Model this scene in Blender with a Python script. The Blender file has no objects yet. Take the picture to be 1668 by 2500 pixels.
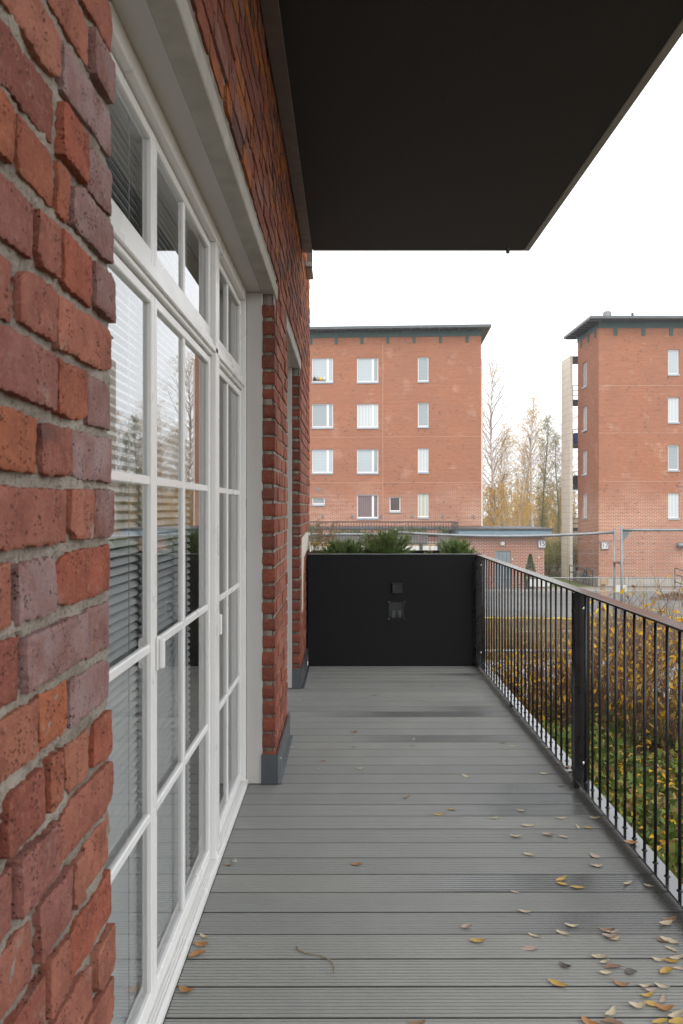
import bpy, math, random
from mathutils import Vector, noise
R = math.radians
scene = bpy.context.scene
col = scene.collection
F_PX = 1840.0            # focal length in photo pixels
CAM_H = 1.5

# ------------------------------------------------------------------ camera
cd = bpy.data.cameras.new('camera')
cam = bpy.data.objects.new('camera', cd); col.objects.link(cam)
cam.location = (0, 0, CAM_H); cam.rotation_euler = (R(90), 0, 0)
cd.sensor_fit = 'VERTICAL'; cd.sensor_height = 36; cd.sensor_width = 24
cd.lens = F_PX / 2500 * 36
cd.shift_x = -14 / 2500; cd.shift_y = -10 / 2500
cd.clip_start = 0.05; cd.clip_end = 3000
cd.dof.use_dof = True; cd.dof.focus_distance = 6.0; cd.dof.aperture_fstop = 11.0
scene.camera = cam

# ------------------------------------------------------------------ sky, sun, exposure
SUN_EL, SUN_AZ = R(52), R(178)          # azimuth measured clockwise from +Y
w = bpy.data.worlds.new('World'); scene.world = w; w.use_nodes = True
nt = w.node_tree; nt.nodes.clear()
sky = nt.nodes.new('ShaderNodeTexSky'); sky.sky_type = 'NISHITA'; sky.sun_disc = False
sky.sun_elevation = SUN_EL; sky.sun_rotation = SUN_AZ; sky.air_density = 1.0; sky.dust_density = 4.0
hs = nt.nodes.new('ShaderNodeHueSaturation'); hs.inputs['Saturation'].default_value = 0.12
mx = nt.nodes.new('ShaderNodeMix'); mx.data_type = 'RGBA'; mx.inputs[0].default_value = 0.75
mx.inputs['B'].default_value = (10.6, 10.9, 11.3, 1)      # the even cloud layer
bg = nt.nodes.new('ShaderNodeBackground'); bg.inputs['Strength'].default_value = 0.15
wo = nt.nodes.new('ShaderNodeOutputWorld')
nt.links.new(sky.outputs[0], hs.inputs['Color']); nt.links.new(hs.outputs[0], mx.inputs['A'])
nt.links.new(mx.outputs['Result'], bg.inputs[0]); nt.links.new(bg.outputs[0], wo.inputs[0])
sd = bpy.data.lights.new('sun', 'SUN'); sd.energy = 0.7; sd.angle = R(40); sd.color = (1, .97, .93)
sun = bpy.data.objects.new('sun', sd); col.objects.link(sun)
sdir = Vector((math.sin(SUN_AZ) * math.cos(SUN_EL), math.cos(SUN_AZ) * math.cos(SUN_EL), math.sin(SUN_EL)))
sun.rotation_euler = sdir.to_track_quat('Z', 'Y').to_euler(); sun.location = sdir * 60
scene.view_settings.view_transform = 'Standard'; scene.view_settings.look = 'None'
scene.view_settings.exposure = 0.47; scene.view_settings.gamma = 1.0
scene.view_settings.use_curve_mapping = False
scene.render.engine = 'CYCLES'
scene.cycles.max_bounces = 8; scene.cycles.transparent_max_bounces = 16
scene.cycles.glossy_bounces = 4; scene.cycles.diffuse_bounces = 4

# ------------------------------------------------------------------ helpers
def at(px, py, Y):
    """photo pixel + distance -> world point"""
    return Vector(((px - 848) * Y / F_PX, Y, CAM_H - (py - 1240) * Y / F_PX))
def deck_at(px, py):
    Y = CAM_H * F_PX / (py - 1240)
    return Vector(((px - 848) * Y / F_PX, Y, 0))
def zg(Y):
    if Y < 12: return -.95
    if Y < 46: return -.95 - .0676 * (Y - 12)
    return -3.25

class MB:
    def __init__(s): s.v = []; s.f = []; s.c = []; s.cur = None
    def face(s, pts):
        n = len(s.v); s.v += [tuple(p) for p in pts]; s.f.append(tuple(range(n, n + len(pts))))
        if s.cur: s.c.append(s.cur)
    def quads(s, vs, fs):
        n = len(s.v); s.v += [tuple(p) for p in vs]; s.f += [tuple(i + n for i in f) for f in fs]
        if s.cur: s.c += [s.cur] * len(fs)
    def box(s, x0, x1, y0, y1, z0, z1, bev=0):
        if bev <= 0:
            s.quads([(x0,y0,z0),(x1,y0,z0),(x1,y1,z0),(x0,y1,z0),(x0,y0,z1),(x1,y0,z1),(x1,y1,z1),(x0,y1,z1)],
                [(0,3,2,1),(4,5,6,7),(0,1,5,4),(1,2,6,5),(2,3,7,6),(3,0,4,7)]); return s
        b = min(bev, (x1-x0)*.45, (y1-y0)*.45, (z1-z0)*.45)
        xs, ys, zs = (x0, x1), (y0, y1), (z0, z1); n = {}; vs = []
        for i in (0,1):
            for j in (0,1):
                for k in (0,1):
                    si, sj, sk = (1-2*i)*b, (1-2*j)*b, (1-2*k)*b
                    for ax in range(3):
                        p = [xs[i]+(0 if ax==0 else si), ys[j]+(0 if ax==1 else sj), zs[k]+(0 if ax==2 else sk)]
                        n[(i,j,k,ax)] = len(vs); vs.append(p)
        fs = []
        g = lambda i,j,k,a: n[(i,j,k,a)]
        fs += [(g(0,0,0,0),g(0,0,1,0),g(0,1,1,0),g(0,1,0,0)),(g(1,0,0,0),g(1,1,0,0),g(1,1,1,0),g(1,0,1,0)),
               (g(0,0,0,1),g(1,0,0,1),g(1,0,1,1),g(0,0,1,1)),(g(0,1,0,1),g(0,1,1,1),g(1,1,1,1),g(1,1,0,1)),
               (g(0,0,0,2),g(0,1,0,2),g(1,1,0,2),g(1,0,0,2)),(g(0,0,1,2),g(1,0,1,2),g(1,1,1,2),g(0,1,1,2))]
        for k in (0,1):
            for j in (0,1): fs.append((g(0,j,k,1),g(1,j,k,1),g(1,j,k,2),g(0,j,k,2)))
            for i in (0,1): fs.append((g(i,0,k,0),g(i,1,k,0),g(i,1,k,2),g(i,0,k,2)))
        for i in (0,1):
            for j in (0,1): fs.append((g(i,j,0,0),g(i,j,1,0),g(i,j,1,1),g(i,j,0,1)))
        for i in (0,1):
            for j in (0,1):
                for k in (0,1): fs.append((g(i,j,k,0),g(i,j,k,1),g(i,j,k,2)))
        s.quads(vs, fs); return s
    def tube(s, pts, rad, n=6, cap=True):
        pts = [Vector(p) for p in pts]; m = len(pts)
        if not hasattr(rad, '__len__'): rad = [rad] * m
        base = []; vs = []; fs = []
        for i, p in enumerate(pts):
            d = (pts[min(i+1, m-1)] - pts[max(i-1, 0)])
            if d.length < 1e-9: d = Vector((0,0,1))
            d.normalize()
            a = Vector((0,0,1)) if abs(d.z) < .9 else Vector((1,0,0))
            u = d.cross(a).normalized(); v = d.cross(u)
            for k in range(n):
                t = 2*math.pi*k/n
                vs.append(p + (u*math.cos(t) + v*math.sin(t)) * rad[i])
        for i in range(m-1):
            for k in range(n):
                a, b = i*n+k, i*n+(k+1)%n
                fs.append((a, b, b+n, a+n))
        if cap and n > 2:
            fs.append(tuple(range(n-1, -1, -1))); fs.append(tuple(range((m-1)*n, m*n)))
        s.quads(vs, fs); return s
    def mesh(s, name, mat, smooth=False):
        me = bpy.data.meshes.new(name); me.from_pydata(s.v, [], s.f)
        if mat: me.materials.append(mat)
        if s.c and len(s.c) == len(s.f):
            at_ = me.color_attributes.new('tint', 'FLOAT_COLOR', 'CORNER')
            flat = []
            for f, c in zip(s.f, s.c): flat += list(c) * len(f)
            at_.data.foreach_set('color', flat)
        if smooth: me.polygons.foreach_set('use_smooth', [True] * len(me.polygons))
        me.update(); return me
    def build(s, name, mat, parent=None, smooth=False):
        return obj(name, s.mesh(name, mat, smooth), parent)
def obj(name, me, parent=None, loc=None):
    o = bpy.data.objects.new(name, me); col.objects.link(o)
    if parent is not None: o.parent = parent
    if loc is not None: o.location = loc
    return o
def tag(o, label, cat, group=None):
    o['label'] = label; o['category'] = cat
    if group: o['group'] = group
    return o
def thing(name, label, cat, loc=(0,0,0), rz=0, group=None):
    o = obj(name, None, None, loc); o.rotation_euler = (0, 0, rz); o.empty_display_size = .1
    return tag(o, label, cat, group)
def struct(o): o['kind'] = 'structure'; return o
def stuff(o): o['kind'] = 'stuff'; return o
def copy_tree(o, parent=None):
    c = o.copy(); col.objects.link(c); c.parent = parent
    for ch in list(o.children): copy_tree(ch, c)
    return c

# ------------------------------------------------------------------ materials
MATS = {}
class NT:
    def __init__(s, name, rough=.6, spec=.5):
        m = bpy.data.materials.new(name); m.use_nodes = True; s.m = m; s.t = m.node_tree
        s.b = s.t.nodes['Principled BSDF']; s.b.inputs['Roughness'].default_value = rough
        s.b.inputs['Specular IOR Level'].default_value = spec; MATS[name] = m
    def n(s, typ, **kw):
        nd = s.t.nodes.new('ShaderNode' + typ)
        for k, v in kw.items(): setattr(nd, k, v)
        return nd
    def l(s, a, b): s.t.links.new(a, b)
    def coord(s, scale=(1,1,1), out='Object'):
        tc = s.n('TexCoord'); mp = s.n('Mapping'); mp.inputs['Scale'].default_value = scale
        s.l(tc.outputs[out], mp.inputs[0]); return mp.outputs[0]
    def noise(s, vec, scale, detail=4, rough=.55):
        nd = s.n('TexNoise'); nd.inputs['Scale'].default_value = scale
        nd.inputs['Detail'].default_value = detail; nd.inputs['Roughness'].default_value = rough
        if vec is not None: s.l(vec, nd.inputs['Vector'])
        return nd.outputs[0]
    def ramp(s, fac, stops):
        nd = s.n('ValToRGB'); e = nd.color_ramp.elements
        while len(e) < len(stops): e.new(.5)
        for i, (p, c) in enumerate(stops):
            e[i].position = p; e[i].color = c if len(c) == 4 else (*c, 1)
        s.l(fac, nd.inputs[0]); return nd.outputs[0]
    def val(s, fac, p0, p1, v0=0, v1=1):
        nd = s.n('MapRange'); nd.inputs[1].default_value = p0; nd.inputs[2].default_value = p1
        nd.inputs[3].default_value = v0; nd.inputs[4].default_value = v1; s.l(fac, nd.inputs[0]); return nd.outputs[0]
    def mix(s, fac, a, b, mode='MIX'):
        nd = s.n('Mix'); nd.data_type = 'RGBA'; nd.blend_type = mode
        for sock, v in ((nd.inputs[0], fac), (nd.inputs['A'], a), (nd.inputs['B'], b)):
            if hasattr(v, 'is_output') or hasattr(v, 'links'): s.l(v, sock)
            elif isinstance(v, (int, float)): sock.default_value = v
            else: sock.default_value = v if len(v) == 4 else (*v, 1)
        return nd.outputs['Result']
    def math(s, op, a, b=None):
        nd = s.n('Math'); nd.operation = op
        for i, v in enumerate((a, b)):
            if v is None: continue
            if hasattr(v, 'links'): s.l(v, nd.inputs[i])
            else: nd.inputs[i].default_value = v
        return nd.outputs[0]
    def color(s, c):
        if hasattr(c, 'links'): s.l(c, s.b.inputs['Base Color'])
        else: s.b.inputs['Base Color'].default_value = (*c, 1)
        return s
    def rough(s, r): s.l(r, s.b.inputs['Roughness'])
    def bump(s, h, strength=.3, dist=.01):
        nd = s.n('Bump'); nd.inputs['Strength'].default_value = strength; nd.inputs['Distance'].default_value = dist
        s.l(h, nd.inputs['Height']); s.l(nd.outputs[0], s.b.inputs['Normal'])

def simple(name, c, rough=.6, var=.12, scale=6, metal=0, bump=0, spec=.5):
    k = NT(name, rough, spec); v = k.coord(); n1 = k.noise(v, scale, 5)
    a = tuple(x * (1 - var) for x in c); b = tuple(min(1, x * (1 + var)) for x in c)
    k.color(k.ramp(n1, [(.3, a), (.7, b)])); k.b.inputs['Metallic'].default_value = metal
    k.rough(k.val(k.noise(v, scale * 3, 3), .3, .7, max(.04, rough - .1), min(1, rough + .1)))
    if bump: k.bump(k.noise(v, scale * 12, 4), bump, .004)
    return k.m

def old_brick(name, attr):
    k = NT(name, .88, .25)
    tc = k.n('TexCoord'); oi = k.n('ObjectInfo')
    off = k.n('VectorMath'); off.operation = 'ADD'
    sc = k.n('VectorMath'); sc.operation = 'SCALE'; sc.inputs['Scale'].default_value = 37
    comb = k.n('CombineXYZ'); k.l(oi.outputs['Random'], comb.inputs[0]); k.l(oi.outputs['Random'], comb.inputs[1])
    k.l(comb.outputs[0], sc.inputs[0]); k.l(tc.outputs['Object'], off.inputs[0]); k.l(sc.outputs[0], off.inputs[1])
    v = off.outputs[0]
    if attr: at_ = k.n('VertexColor'); at_.layer_name = 'tint'; base = at_.outputs[0]
    else: base = oi.outputs['Color']
    n_big = k.noise(v, 14, 5, .6); n_f = k.noise(v, 90, 5, .65)
    c = k.mix(k.val(n_big, .38, .66, 0, .65), base, (.17, .052, .036))
    c = k.mix(k.val(n_f, .50, .70, 0, .45), c, (.42, .20, .125))
    n_g = k.noise(v, 210, 4, .75); c = k.mix(k.val(n_g, .52, .68, 0, .55), c, (.13, .045, .032))
    # dark firing marks / pits
    vo = k.n('TexVoronoi'); vo.inputs['Scale'].default_value = 150; k.l(v, vo.inputs['Vector'])
    nm = k.noise(v, 30, 2)
    pit = k.math('MULTIPLY', k.val(vo.outputs['Distance'], .18, .34, 1, 0), k.val(nm, .50, .60, 0, 1))
    c = k.mix(k.math('MULTIPLY', pit, .75), c, (.05, .025, .02))
    soot = k.val(k.noise(v, 7, 6, .7), .62, .74, 0, .7); c = k.mix(soot, c, (.10, .06, .055))
    # mortar smears left on the faces
    sm = k.val(k.noise(v, 13, 8, .78), .58, .70, 0, .6); c = k.mix(sm, c, (.40, .33, .28))
    k.color(c)
    h = k.math('SUBTRACT', k.math('ADD', k.math('MULTIPLY', n_f, .5), k.math('MULTIPLY', n_big, .8)), k.math('MULTIPLY', pit, .7))
    g_ = k.noise(v, 320, 3, .7); k.bump(k.math('ADD', h, k.math('MULTIPLY', g_, .35)), .9, .007); return k.m
BRICK = old_brick('old_brick', False); BRICK_A = old_brick('old_brick_row', True)
k = NT('lime_mortar', .95, .15); v = k.coord(); a = k.noise(v, 9, 5); b = k.noise(v, 170, 4, .7)
c = k.ramp(a, [(.25, (.20, .17, .14)), (.5, (.32, .28, .23)), (.75, (.44, .395, .335))]); c = k.mix(k.val(b, .50, .66, 0, .75), c, (.11, .09, .075))
k.color(c); k.bump(k.math('ADD', b, a), .8, .006); MORTAR = k.m

def far_brick(name, c1, c2, base_z):
    """machine-made brick cladding seen from 40 m: courses far below what can be built"""
    k = NT(name, .85, .2); tc = k.n('TexCoord'); sx = k.n('SeparateXYZ'); k.l(tc.outputs['Object'], sx.inputs[0])
    cb = k.n('CombineXYZ'); k.l(k.math('ADD', sx.outputs[0], sx.outputs[1]), cb.inputs[0]); k.l(sx.outputs[2], cb.inputs[1])
    bt = k.n('TexBrick'); k.l(cb.outputs[0], bt.inputs['Vector']); bt.offset = .5
    for nm, vv in (('Scale', 1), ('Mortar Size', .013), ('Mortar Smooth', .2), ('Bias', -.2), ('Brick Width', .27), ('Row Height', .085)):
        bt.inputs[nm].default_value = vv
    bt.inputs['Color1'].default_value = (*c1, 1); bt.inputs['Color2'].default_value = (*c2, 1)
    # storeys were pointed with different mortar: pale below, red-brown above, patchy
    zone = k.val(k.math('ADD', sx.outputs[2], k.math('MULTIPLY', k.noise(cb.outputs[0], .55, 4, .6), 5.0)), base_z + 6.5, base_z + 8.6)
    patch = k.val(k.noise(cb.outputs[0], .9, 4), .58, .66, 0, .6)
    mort = k.mix(k.math('SUBTRACT', zone, patch), (.68, .58, .49), (.35, .21, .15))
    k.l(mort, bt.inputs['Mortar'])
    big = k.noise(cb.outputs[0], .35, 5); c = k.mix(k.val(big, .38, .64, 0, .5), bt.outputs[0], (.33, .155, .105))
    mp_ = k.n('Mapping'); mp_.inputs['Scale'].default_value = (.25, 5, 1); k.l(cb.outputs[0], mp_.inputs[0])
    c = k.mix(k.val(k.noise(mp_.outputs[0], 1.6, 5, .7), .40, .66, 0, .35), c, (.27, .11, .065))
    # scattered dark headers
    cell = k.n('TexWhiteNoise'); sn = k.n('VectorMath'); sn.operation = 'SNAP'; sn.inputs[1].default_value = (.135, .085, 1)
    k.l(cb.outputs[0], sn.inputs[0]); k.l(sn.outputs[0], cell.inputs['Vector'])
    dk = k.math('MULTIPLY', k.val(cell.outputs['Value'], .955, .96), k.val(k.noise(cb.outputs[0], .5, 3), .42, .6))
    c = k.mix(k.math('MULTIPLY', dk, .6), c, (.12, .08, .075)); k.color(c); return k.m
FBRICK = far_brick('far_brick', (.46, .168, .078), (.355, .122, .058), -3)
FBRICK_G = far_brick('garage_brick', (.31, .10, .07), (.25, .085, .06), 2)

# decking: grey composite with wet patches, each board its own pattern
k = NT('deck_composite', .55, .4); tc = k.n('TexCoord'); oi = k.n('ObjectInfo'); geo = k.n('NewGeometry')
sx = k.n('SeparateXYZ'); k.l(tc.outputs['Object'], sx.inputs[0])
cb = k.n('CombineXYZ'); k.l(sx.outputs[0], cb.inputs[0]); k.l(k.math('MULTIPLY', sx.outputs[1], .6), cb.inputs[1])
k.l(k.math('MULTIPLY', oi.outputs['Random'], 91), cb.inputs[2])
wn = k.noise(cb.outputs[0], 1.5, 2, .45)
oc = k.n('SeparateColor'); k.l(oi.outputs['Color'], oc.inputs[0])
edge = k.math('SUBTRACT', k.math('ADD', sx.outputs[0], k.math('MULTIPLY', k.math('SUBTRACT', wn, .5), .9)), k.math('SUBTRACT', k.math('MULTIPLY', oc.outputs[1], 2.0), .6))
wet_and_foot = k.math('MULTIPLY', k.val(edge, -.22, .28), oc.outputs[0])
foot = k.val(k.math('ADD', sx.outputs[0], k.math('MULTIPLY', wn, .12)), 1.13, 1.25, 0, .75)  # band along the railing foot, darkened and smoothed on every board
wet_and_foot = k.math('MAXIMUM', wet_and_foot, foot)
st = k.coord((3, 90, 3)); streak = k.noise(st, 3, 4, .6); fine = k.noise(k.coord(), 220, 3)
dirt = k.noise(cb.outputs[0], 3.5, 5, .6)
c = k.mix(streak, (.238, .240, .220), (.315, .315, .288)); c = k.mix(k.val(dirt, .45, .75, 0, .4), c, (.37, .36, .33))
c = k.mix(k.math('MULTIPLY', oi.outputs['Random'], .42), c, (.19, .193, .19))
c = k.mix(k.math('MULTIPLY', wet_and_foot, .72), c, (.07, .071, .071)); k.color(c)
k.rough(k.math('SUBTRACT', k.val(fine, .3, .7, .44, .58), k.math('MULTIPLY', wet_and_foot, .34)))
k.bump(fine, .15, .002); DECK = k.m

WHITE = simple('white_paint', (.80, .79, .765), .32, .012, 1.2)
LINING = simple('lining_paint', (.52, .497, .47), .45, .015, 1.2)
CONC = simple('lintel_concrete', (.40, .375, .33), .9, .14, 9, bump=.3)
FLASH = simple('zinc_flashing', (.13, .14, .15), .38, .15, 5, metal=.6)
BLACK = simple('black_powder_coat', (.010, .010, .011), .30, .1, 3)
WETBLACK = simple('wet_black_paint', (.012, .012, .013), .16, .1, 3, spec=.8)
WETBLACK.node_tree.nodes['Principled BSDF'].inputs['Coat Weight'].default_value = .5
PANEL = simple('black_panel', (.006, .006, .0065), .65, .25, 60, bump=.10, spec=.25)
SOFFIT = simple('soffit_board', (.0125, .0130, .0138), .75, .05, 40, bump=.05)
TRIM = simple('soffit_trim', (.27, .27, .255), .5, .1, 6)
STEEL = simple('brown_steel', (.12, .095, .088), .5, .12, 5)
k = NT('rail_top_paint', .22, .8); k.color(k.ramp(k.noise(k.coord(), 9, 5), [(.3, (.022, .016, .015)), (.7, (.042, .029, .027))])); RAILTOP = k.m
BOLT = simple('stainless', (.6, .6, .6), .25, .05, 20, metal=1)
GALV = simple('galvanised', (.24, .25, .255), .45, .15, 8, metal=.55)
RUST = simple('rusty_clamp', (.22, .14, .10), .7, .3, 30)
PLASTER = simple('plaster', (.62, .56, .48), .9, .08, 12, bump=.2)
SLAT = simple('blind_slat', (.92, .935, .935), .4, .01, 4)
ROOMW = simple('room_wall_paint', (.74, .74, .70), .8, .04, 2)
ROOMF = simple('room_floor', (.36, .33, .28), .4, .1, 3)
DARKMETAL = simple('dark_metal', (.045, .05, .055), .45, .15, 5)
ROOFM = simple('roof_metal', (.10, .115, .12), .5, .1, 2)
GREEN = simple('green_fascia', (.045, .085, .075), .6, .1, 2)
BLUEF = simple('blue_grey_fascia', (.17, .24, .29), .55, .08, 2)
CREAM = simple('cream_cladding', (.82, .77, .65), .7, .06, 1.5)
CREAMJ = simple('cladding_joint', (.42, .37, .30), .8, .06, 3)
FCONC = simple('foundation_concrete', (.42, .39, .34), .9, .12, 2)
DOORG = simple('grey_door', (.20, .245, .265), .5, .08, 2)
SILL = simple('window_sill_metal', (.38, .44, .48), .4, .05, 2, metal=.3)
TIMBER = simple('raw_timber', (.36, .26, .17), .85, .25, 5)
GREYWOOD = simple('grey_wood', (.22, .20, .18), .85, .2, 4)
YHOSE = simple('yellow_hose', (.70, .50, .03), .45, .1, 4)
SIGNW = simple('sign_white', (.60, .60, .58), .5, .04, 3)
SIGNB = simple('sign_black', (.02, .02, .02), .5, .04, 3)
SOIL = simple('planter_soil', (.04, .03, .022), .95, .3, 30, bump=.6)
def leafmat(name, stops, rough=.5, trans=.25):
    k = NT(name, rough, .3); g = k.n('NewGeometry'); k.color(k.ramp(g.outputs['Random Per Island'], stops))
    k.b.inputs['Transmission Weight'].default_value = 0
    tr = k.n('BsdfTranslucent'); k.l(k.b.inputs['Base Color'].links[0].from_socket, tr.inputs[0])
    ms = k.n('MixShader'); ms.inputs[0].default_value = trans
    out = k.t.nodes['Material Output']; k.l(k.b.outputs[0], ms.inputs[1]); k.l(tr.outputs[0], ms.inputs[2]); k.l(ms.outputs[0], out.inputs[0])
    return k.m
JUNIPER = leafmat('juniper_needles', [(0, (.08, .155, .045)), (.5, (.16, .26, .075)), (.85, (.26, .36, .10)), (1, (.33, .33, .13))], .5, .4)
HEDGE = leafmat('shrub_leaves', [(0, (.05, .09, .03)), (.5, (.10, .15, .05)), (1, (.22, .24, .08))])
COVER = leafmat('ground_cover_leaves', [(0, (.045, .085, .015)), (.45, (.11, .17, .03)), (.75, (.20, .22, .05)), (.9, (.30, .22, .06)), (1, (.20, .11, .05))])
AUTUMN = leafmat('autumn_leaves', [(0, (.60, .33, .015)), (.35, (.74, .44, .02)), (.55, (.48, .27, .04)), (.72, (.52, .42, .20)), (.85, (.24, .11, .035)), (1, (.32, .29, .06))], .5, .4)
BIRCHLEAF = leafmat('birch_leaves', [(0, (.80, .48, .05)), (.5, (.86, .57, .09)), (1, (.70, .50, .18))], .6, .5)
GREENLEAF = leafmat('green_yellow_leaves', [(0, (.14, .18, .04)), (.5, (.28, .29, .06)), (1, (.50, .42, .07))], .6, .4)
WOODLEAF = leafmat('thicket_leaves', [(0, (.26, .22, .18)), (.45, (.34, .29, .21)), (.75, (.46, .35, .16)), (1, (.68, .46, .10))], .7, .4)
YFLOWER = leafmat('yellow_petals', [(0, (.75, .52, .02)), (1, (.80, .62, .05))], .5, .3)
DRYSTALK = simple('dry_stalk', (.33, .25, .15), .85, .25, 20)
STEM = simple('shrub_stem', (.13, .062, .042), .8, .35, 14)
TWIG = simple('birch_twig', (.27, .20, .17), .85, .2, 5)
k = NT('birch_bark', .8, .2); v = k.coord((1, 1, 1)); v2 = k.coord((3, 3, 14))
c = k.mix(k.val(k.noise(v2, 1.2, 4), .60, .72), (.66, .60, .54), (.12, .09, .08)); k.color(c); BARK = k.m
DARKBARK = simple('aspen_bark', (.16, .16, .12), .85, .3, 3)

def glass(name, surfaces, tint):
    """clear glazing: Fresnel reflection of a stack of panes over a clear see-through"""
    k = NT(name); t = k.t; t.nodes.remove(k.b)
    fr = k.n('Fresnel'); fr.inputs[0].default_value = 1.5
    num = k.math('MULTIPLY', fr.outputs[0], surfaces)
    den = k.math('ADD', k.math('MULTIPLY', fr.outputs[0], surfaces - 1), 1)
    tr = k.n('BsdfTransparent'); tr.inputs[0].default_value = (*tint, 1)
    gl = k.n('BsdfGlossy'); gl.inputs['Roughness'].default_value = .004
    ms = k.n('MixShader'); k.l(k.math('DIVIDE', num, den), ms.inputs[0]); k.l(tr.outputs[0], ms.inputs[1]); k.l(gl.outputs[0], ms.inputs[2])
    k.l(ms.outputs[0], t.nodes['Material Output'].inputs[0]); return k.m
GLASS = glass('double_glazing', 2.9, (.98, .99, .985))
LENS = glass('niche_glass', 1, (.9, .9, .9))
def farpane(name, c, stripes=0, c2=None):
    k = NT(name, .10, .5)
    if stripes:
        wv = k.n('TexWave'); wv.wave_type = 'BANDS'; wv.bands_direction = 'Z' if stripes > 0 else 'X'
        wv.inputs['Scale'].default_value = abs(stripes); wv.inputs['Distortion'].default_value = .3
        k.l(k.coord(), wv.inputs['Vector']); k.color(k.mix(wv.outputs['Fac'], c, c2 or tuple(x * .82 for x in c)))
    else: k.color(k.ramp(k.noise(k.coord(), 1.2, 4), [(.35, tuple(x * .85 for x in c)), (.65, c)]))
    return k.m
P_BLIND = farpane('pane_blind_lowered', (.50, .56, .59), 3.2)
P_CURT = farpane('pane_white_curtain', (.62, .66, .67), -1.6)
P_GREY = farpane('pane_grey_blind', (.36, .41, .43), 3.6)
P_MAUVE = farpane('pane_mauve_curtain', (.24, .185, .185), -2.2)
P_DARK = farpane('pane_dark_room', (.10, .075, .07))
P_GREENC = farpane('pane_green_curtain', (.42, .45, .38), -1.2, (.60, .60, .50))
P_SMALL = farpane('pane_frosted', (.30, .33, .33))

# ------------------------------------------------------------------ ground
k = NT('dry_ground', .95, .1); v = k.coord(); a = k.noise(v, .35, 6, .6); b = k.noise(v, 7, 6, .7)
c = k.ramp(a, [(.3, (.11, .078, .046)), (.5, (.15, .112, .065)), (.7, (.09, .09, .04))]); c = k.mix(k.val(b, .4, .75, 0, .7), c, (.075, .05, .032))
k.color(c); k.bump(b, .8, .05); GROUND = k.m
k = NT('asphalt', .9, .2); v = k.coord(); a = k.noise(v, .4, 6, .6); b = k.noise(v, 60, 3)
c = k.ramp(a, [(.3, (.125, .122, .118)), (.65, (.20, .195, .185))]); c = k.mix(k.val(b, .4, .7, 0, .3), c, (.08, .08, .08)); k.color(c); ASPHALT = k.m
k = NT('lawn', .95, .1); v = k.coord(); a = k.noise(v, 1.2, 6, .6)
k.color(k.ramp(a, [(.3, (.09, .12, .03)), (.6, (.15, .19, .045)), (.8, (.22, .17, .06))])); k.bump(k.noise(v, 30, 4), .8, .05); LAWN = k.m
PAVE = simple('pavement', (.25, .225, .19), .9, .2, 2)
KERB = simple('kerb_stone', (.30, .285, .26), .85, .15, 3)
k = NT('gravel_bed', .9, .2); v = k.coord(); vo = k.n('TexVoronoi'); vo.inputs['Scale'].default_value = 34; k.l(v, vo.inputs['Vector'])
sc_ = k.n('SeparateColor'); k.l(vo.outputs['Color'], sc_.inputs[0])
k.color(k.ramp(sc_.outputs[0], [(0, (.16, .15, .145)), (.5, (.36, .35, .34)), (1, (.62, .61, .60))])); k.bump(vo.outputs['Distance'], -.8, .03); GRAVEL = k.m

def sheet(name, x0, x1, ys, dz, mat, nx=12, jit=0):
    m = MB(); vs = []; fs = []
    for j, y in enumerate(ys):
        for i in range(nx + 1):
            x = x0 + (x1 - x0) * i / nx
            vs.append((x, y + (noise.noise((x * .7, y, 3)) * jit if j in (0, len(ys)-1) else 0), zg(y) + dz))
    for j in range(len(ys) - 1):
        for i in range(nx):
            a_ = j * (nx + 1) + i; fs.append((a_, a_ + 1, a_ + nx + 2, a_ + nx + 1))
    m.quads(vs, fs); return struct(m.build(name, mat))
sheet('ground', -260, 260, [-80, -40, 0, 12, 20, 30, 46, 80, 200, 360], 0, GROUND, 20)
sheet('gravel_bed', -2, 9.5, [9.45, 10.6, 11.4, 12.0], .012, GRAVEL, 40, .35)
sheet('asphalt_yard', -14, 45, [20.9, 25, 30, 36.5], .008, ASPHALT, 40, .3)
sheet('pavement', -14, 45, [38.2, 40, 43], .02, PAVE, 20)
sheet('lawn', 11.0, 14.4, [43.2, 46, 60], .012, LAWN, 8)
sheet('grass_verge', -14, 45, [36.7, 37.5, 38.1], .014, LAWN, 20)
m = MB()
for i in range(30):
    x = -14 + i * 2; z = zg(36.6); m.box(x, x + 1.985, 36.5, 36.66, z - .1, z + .12, .015)
struct(m.build('kerb', KERB))

# ------------------------------------------------------------------ old brick house beside the deck
house = thing('brick_house', 'old red brick house wall with white glazed doors along the deck', 'house')
FX = -.39                 # face of the bricks
COURSE = .0895
rng = random.Random(7)
PAL = [(.36, .118, .066), (.32, .105, .062), (.37, .145, .092), (.26, .082, .058), (.40, .130, .062), (.33, .125, .09), (.23, .082, .065), (.29, .12, .10)]
PURPLE = [(.30, .205, .20), (.34, .24, .235), (.28, .18, .17)]
DEEP = [(.26, .068, .042), (.22, .062, .042), (.29, .075, .045), (.19, .06, .045)]
PINK = [(.38, .155, .105), (.40, .15, .10), (.35, .13, .09), (.35, .10, .06)]

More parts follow.
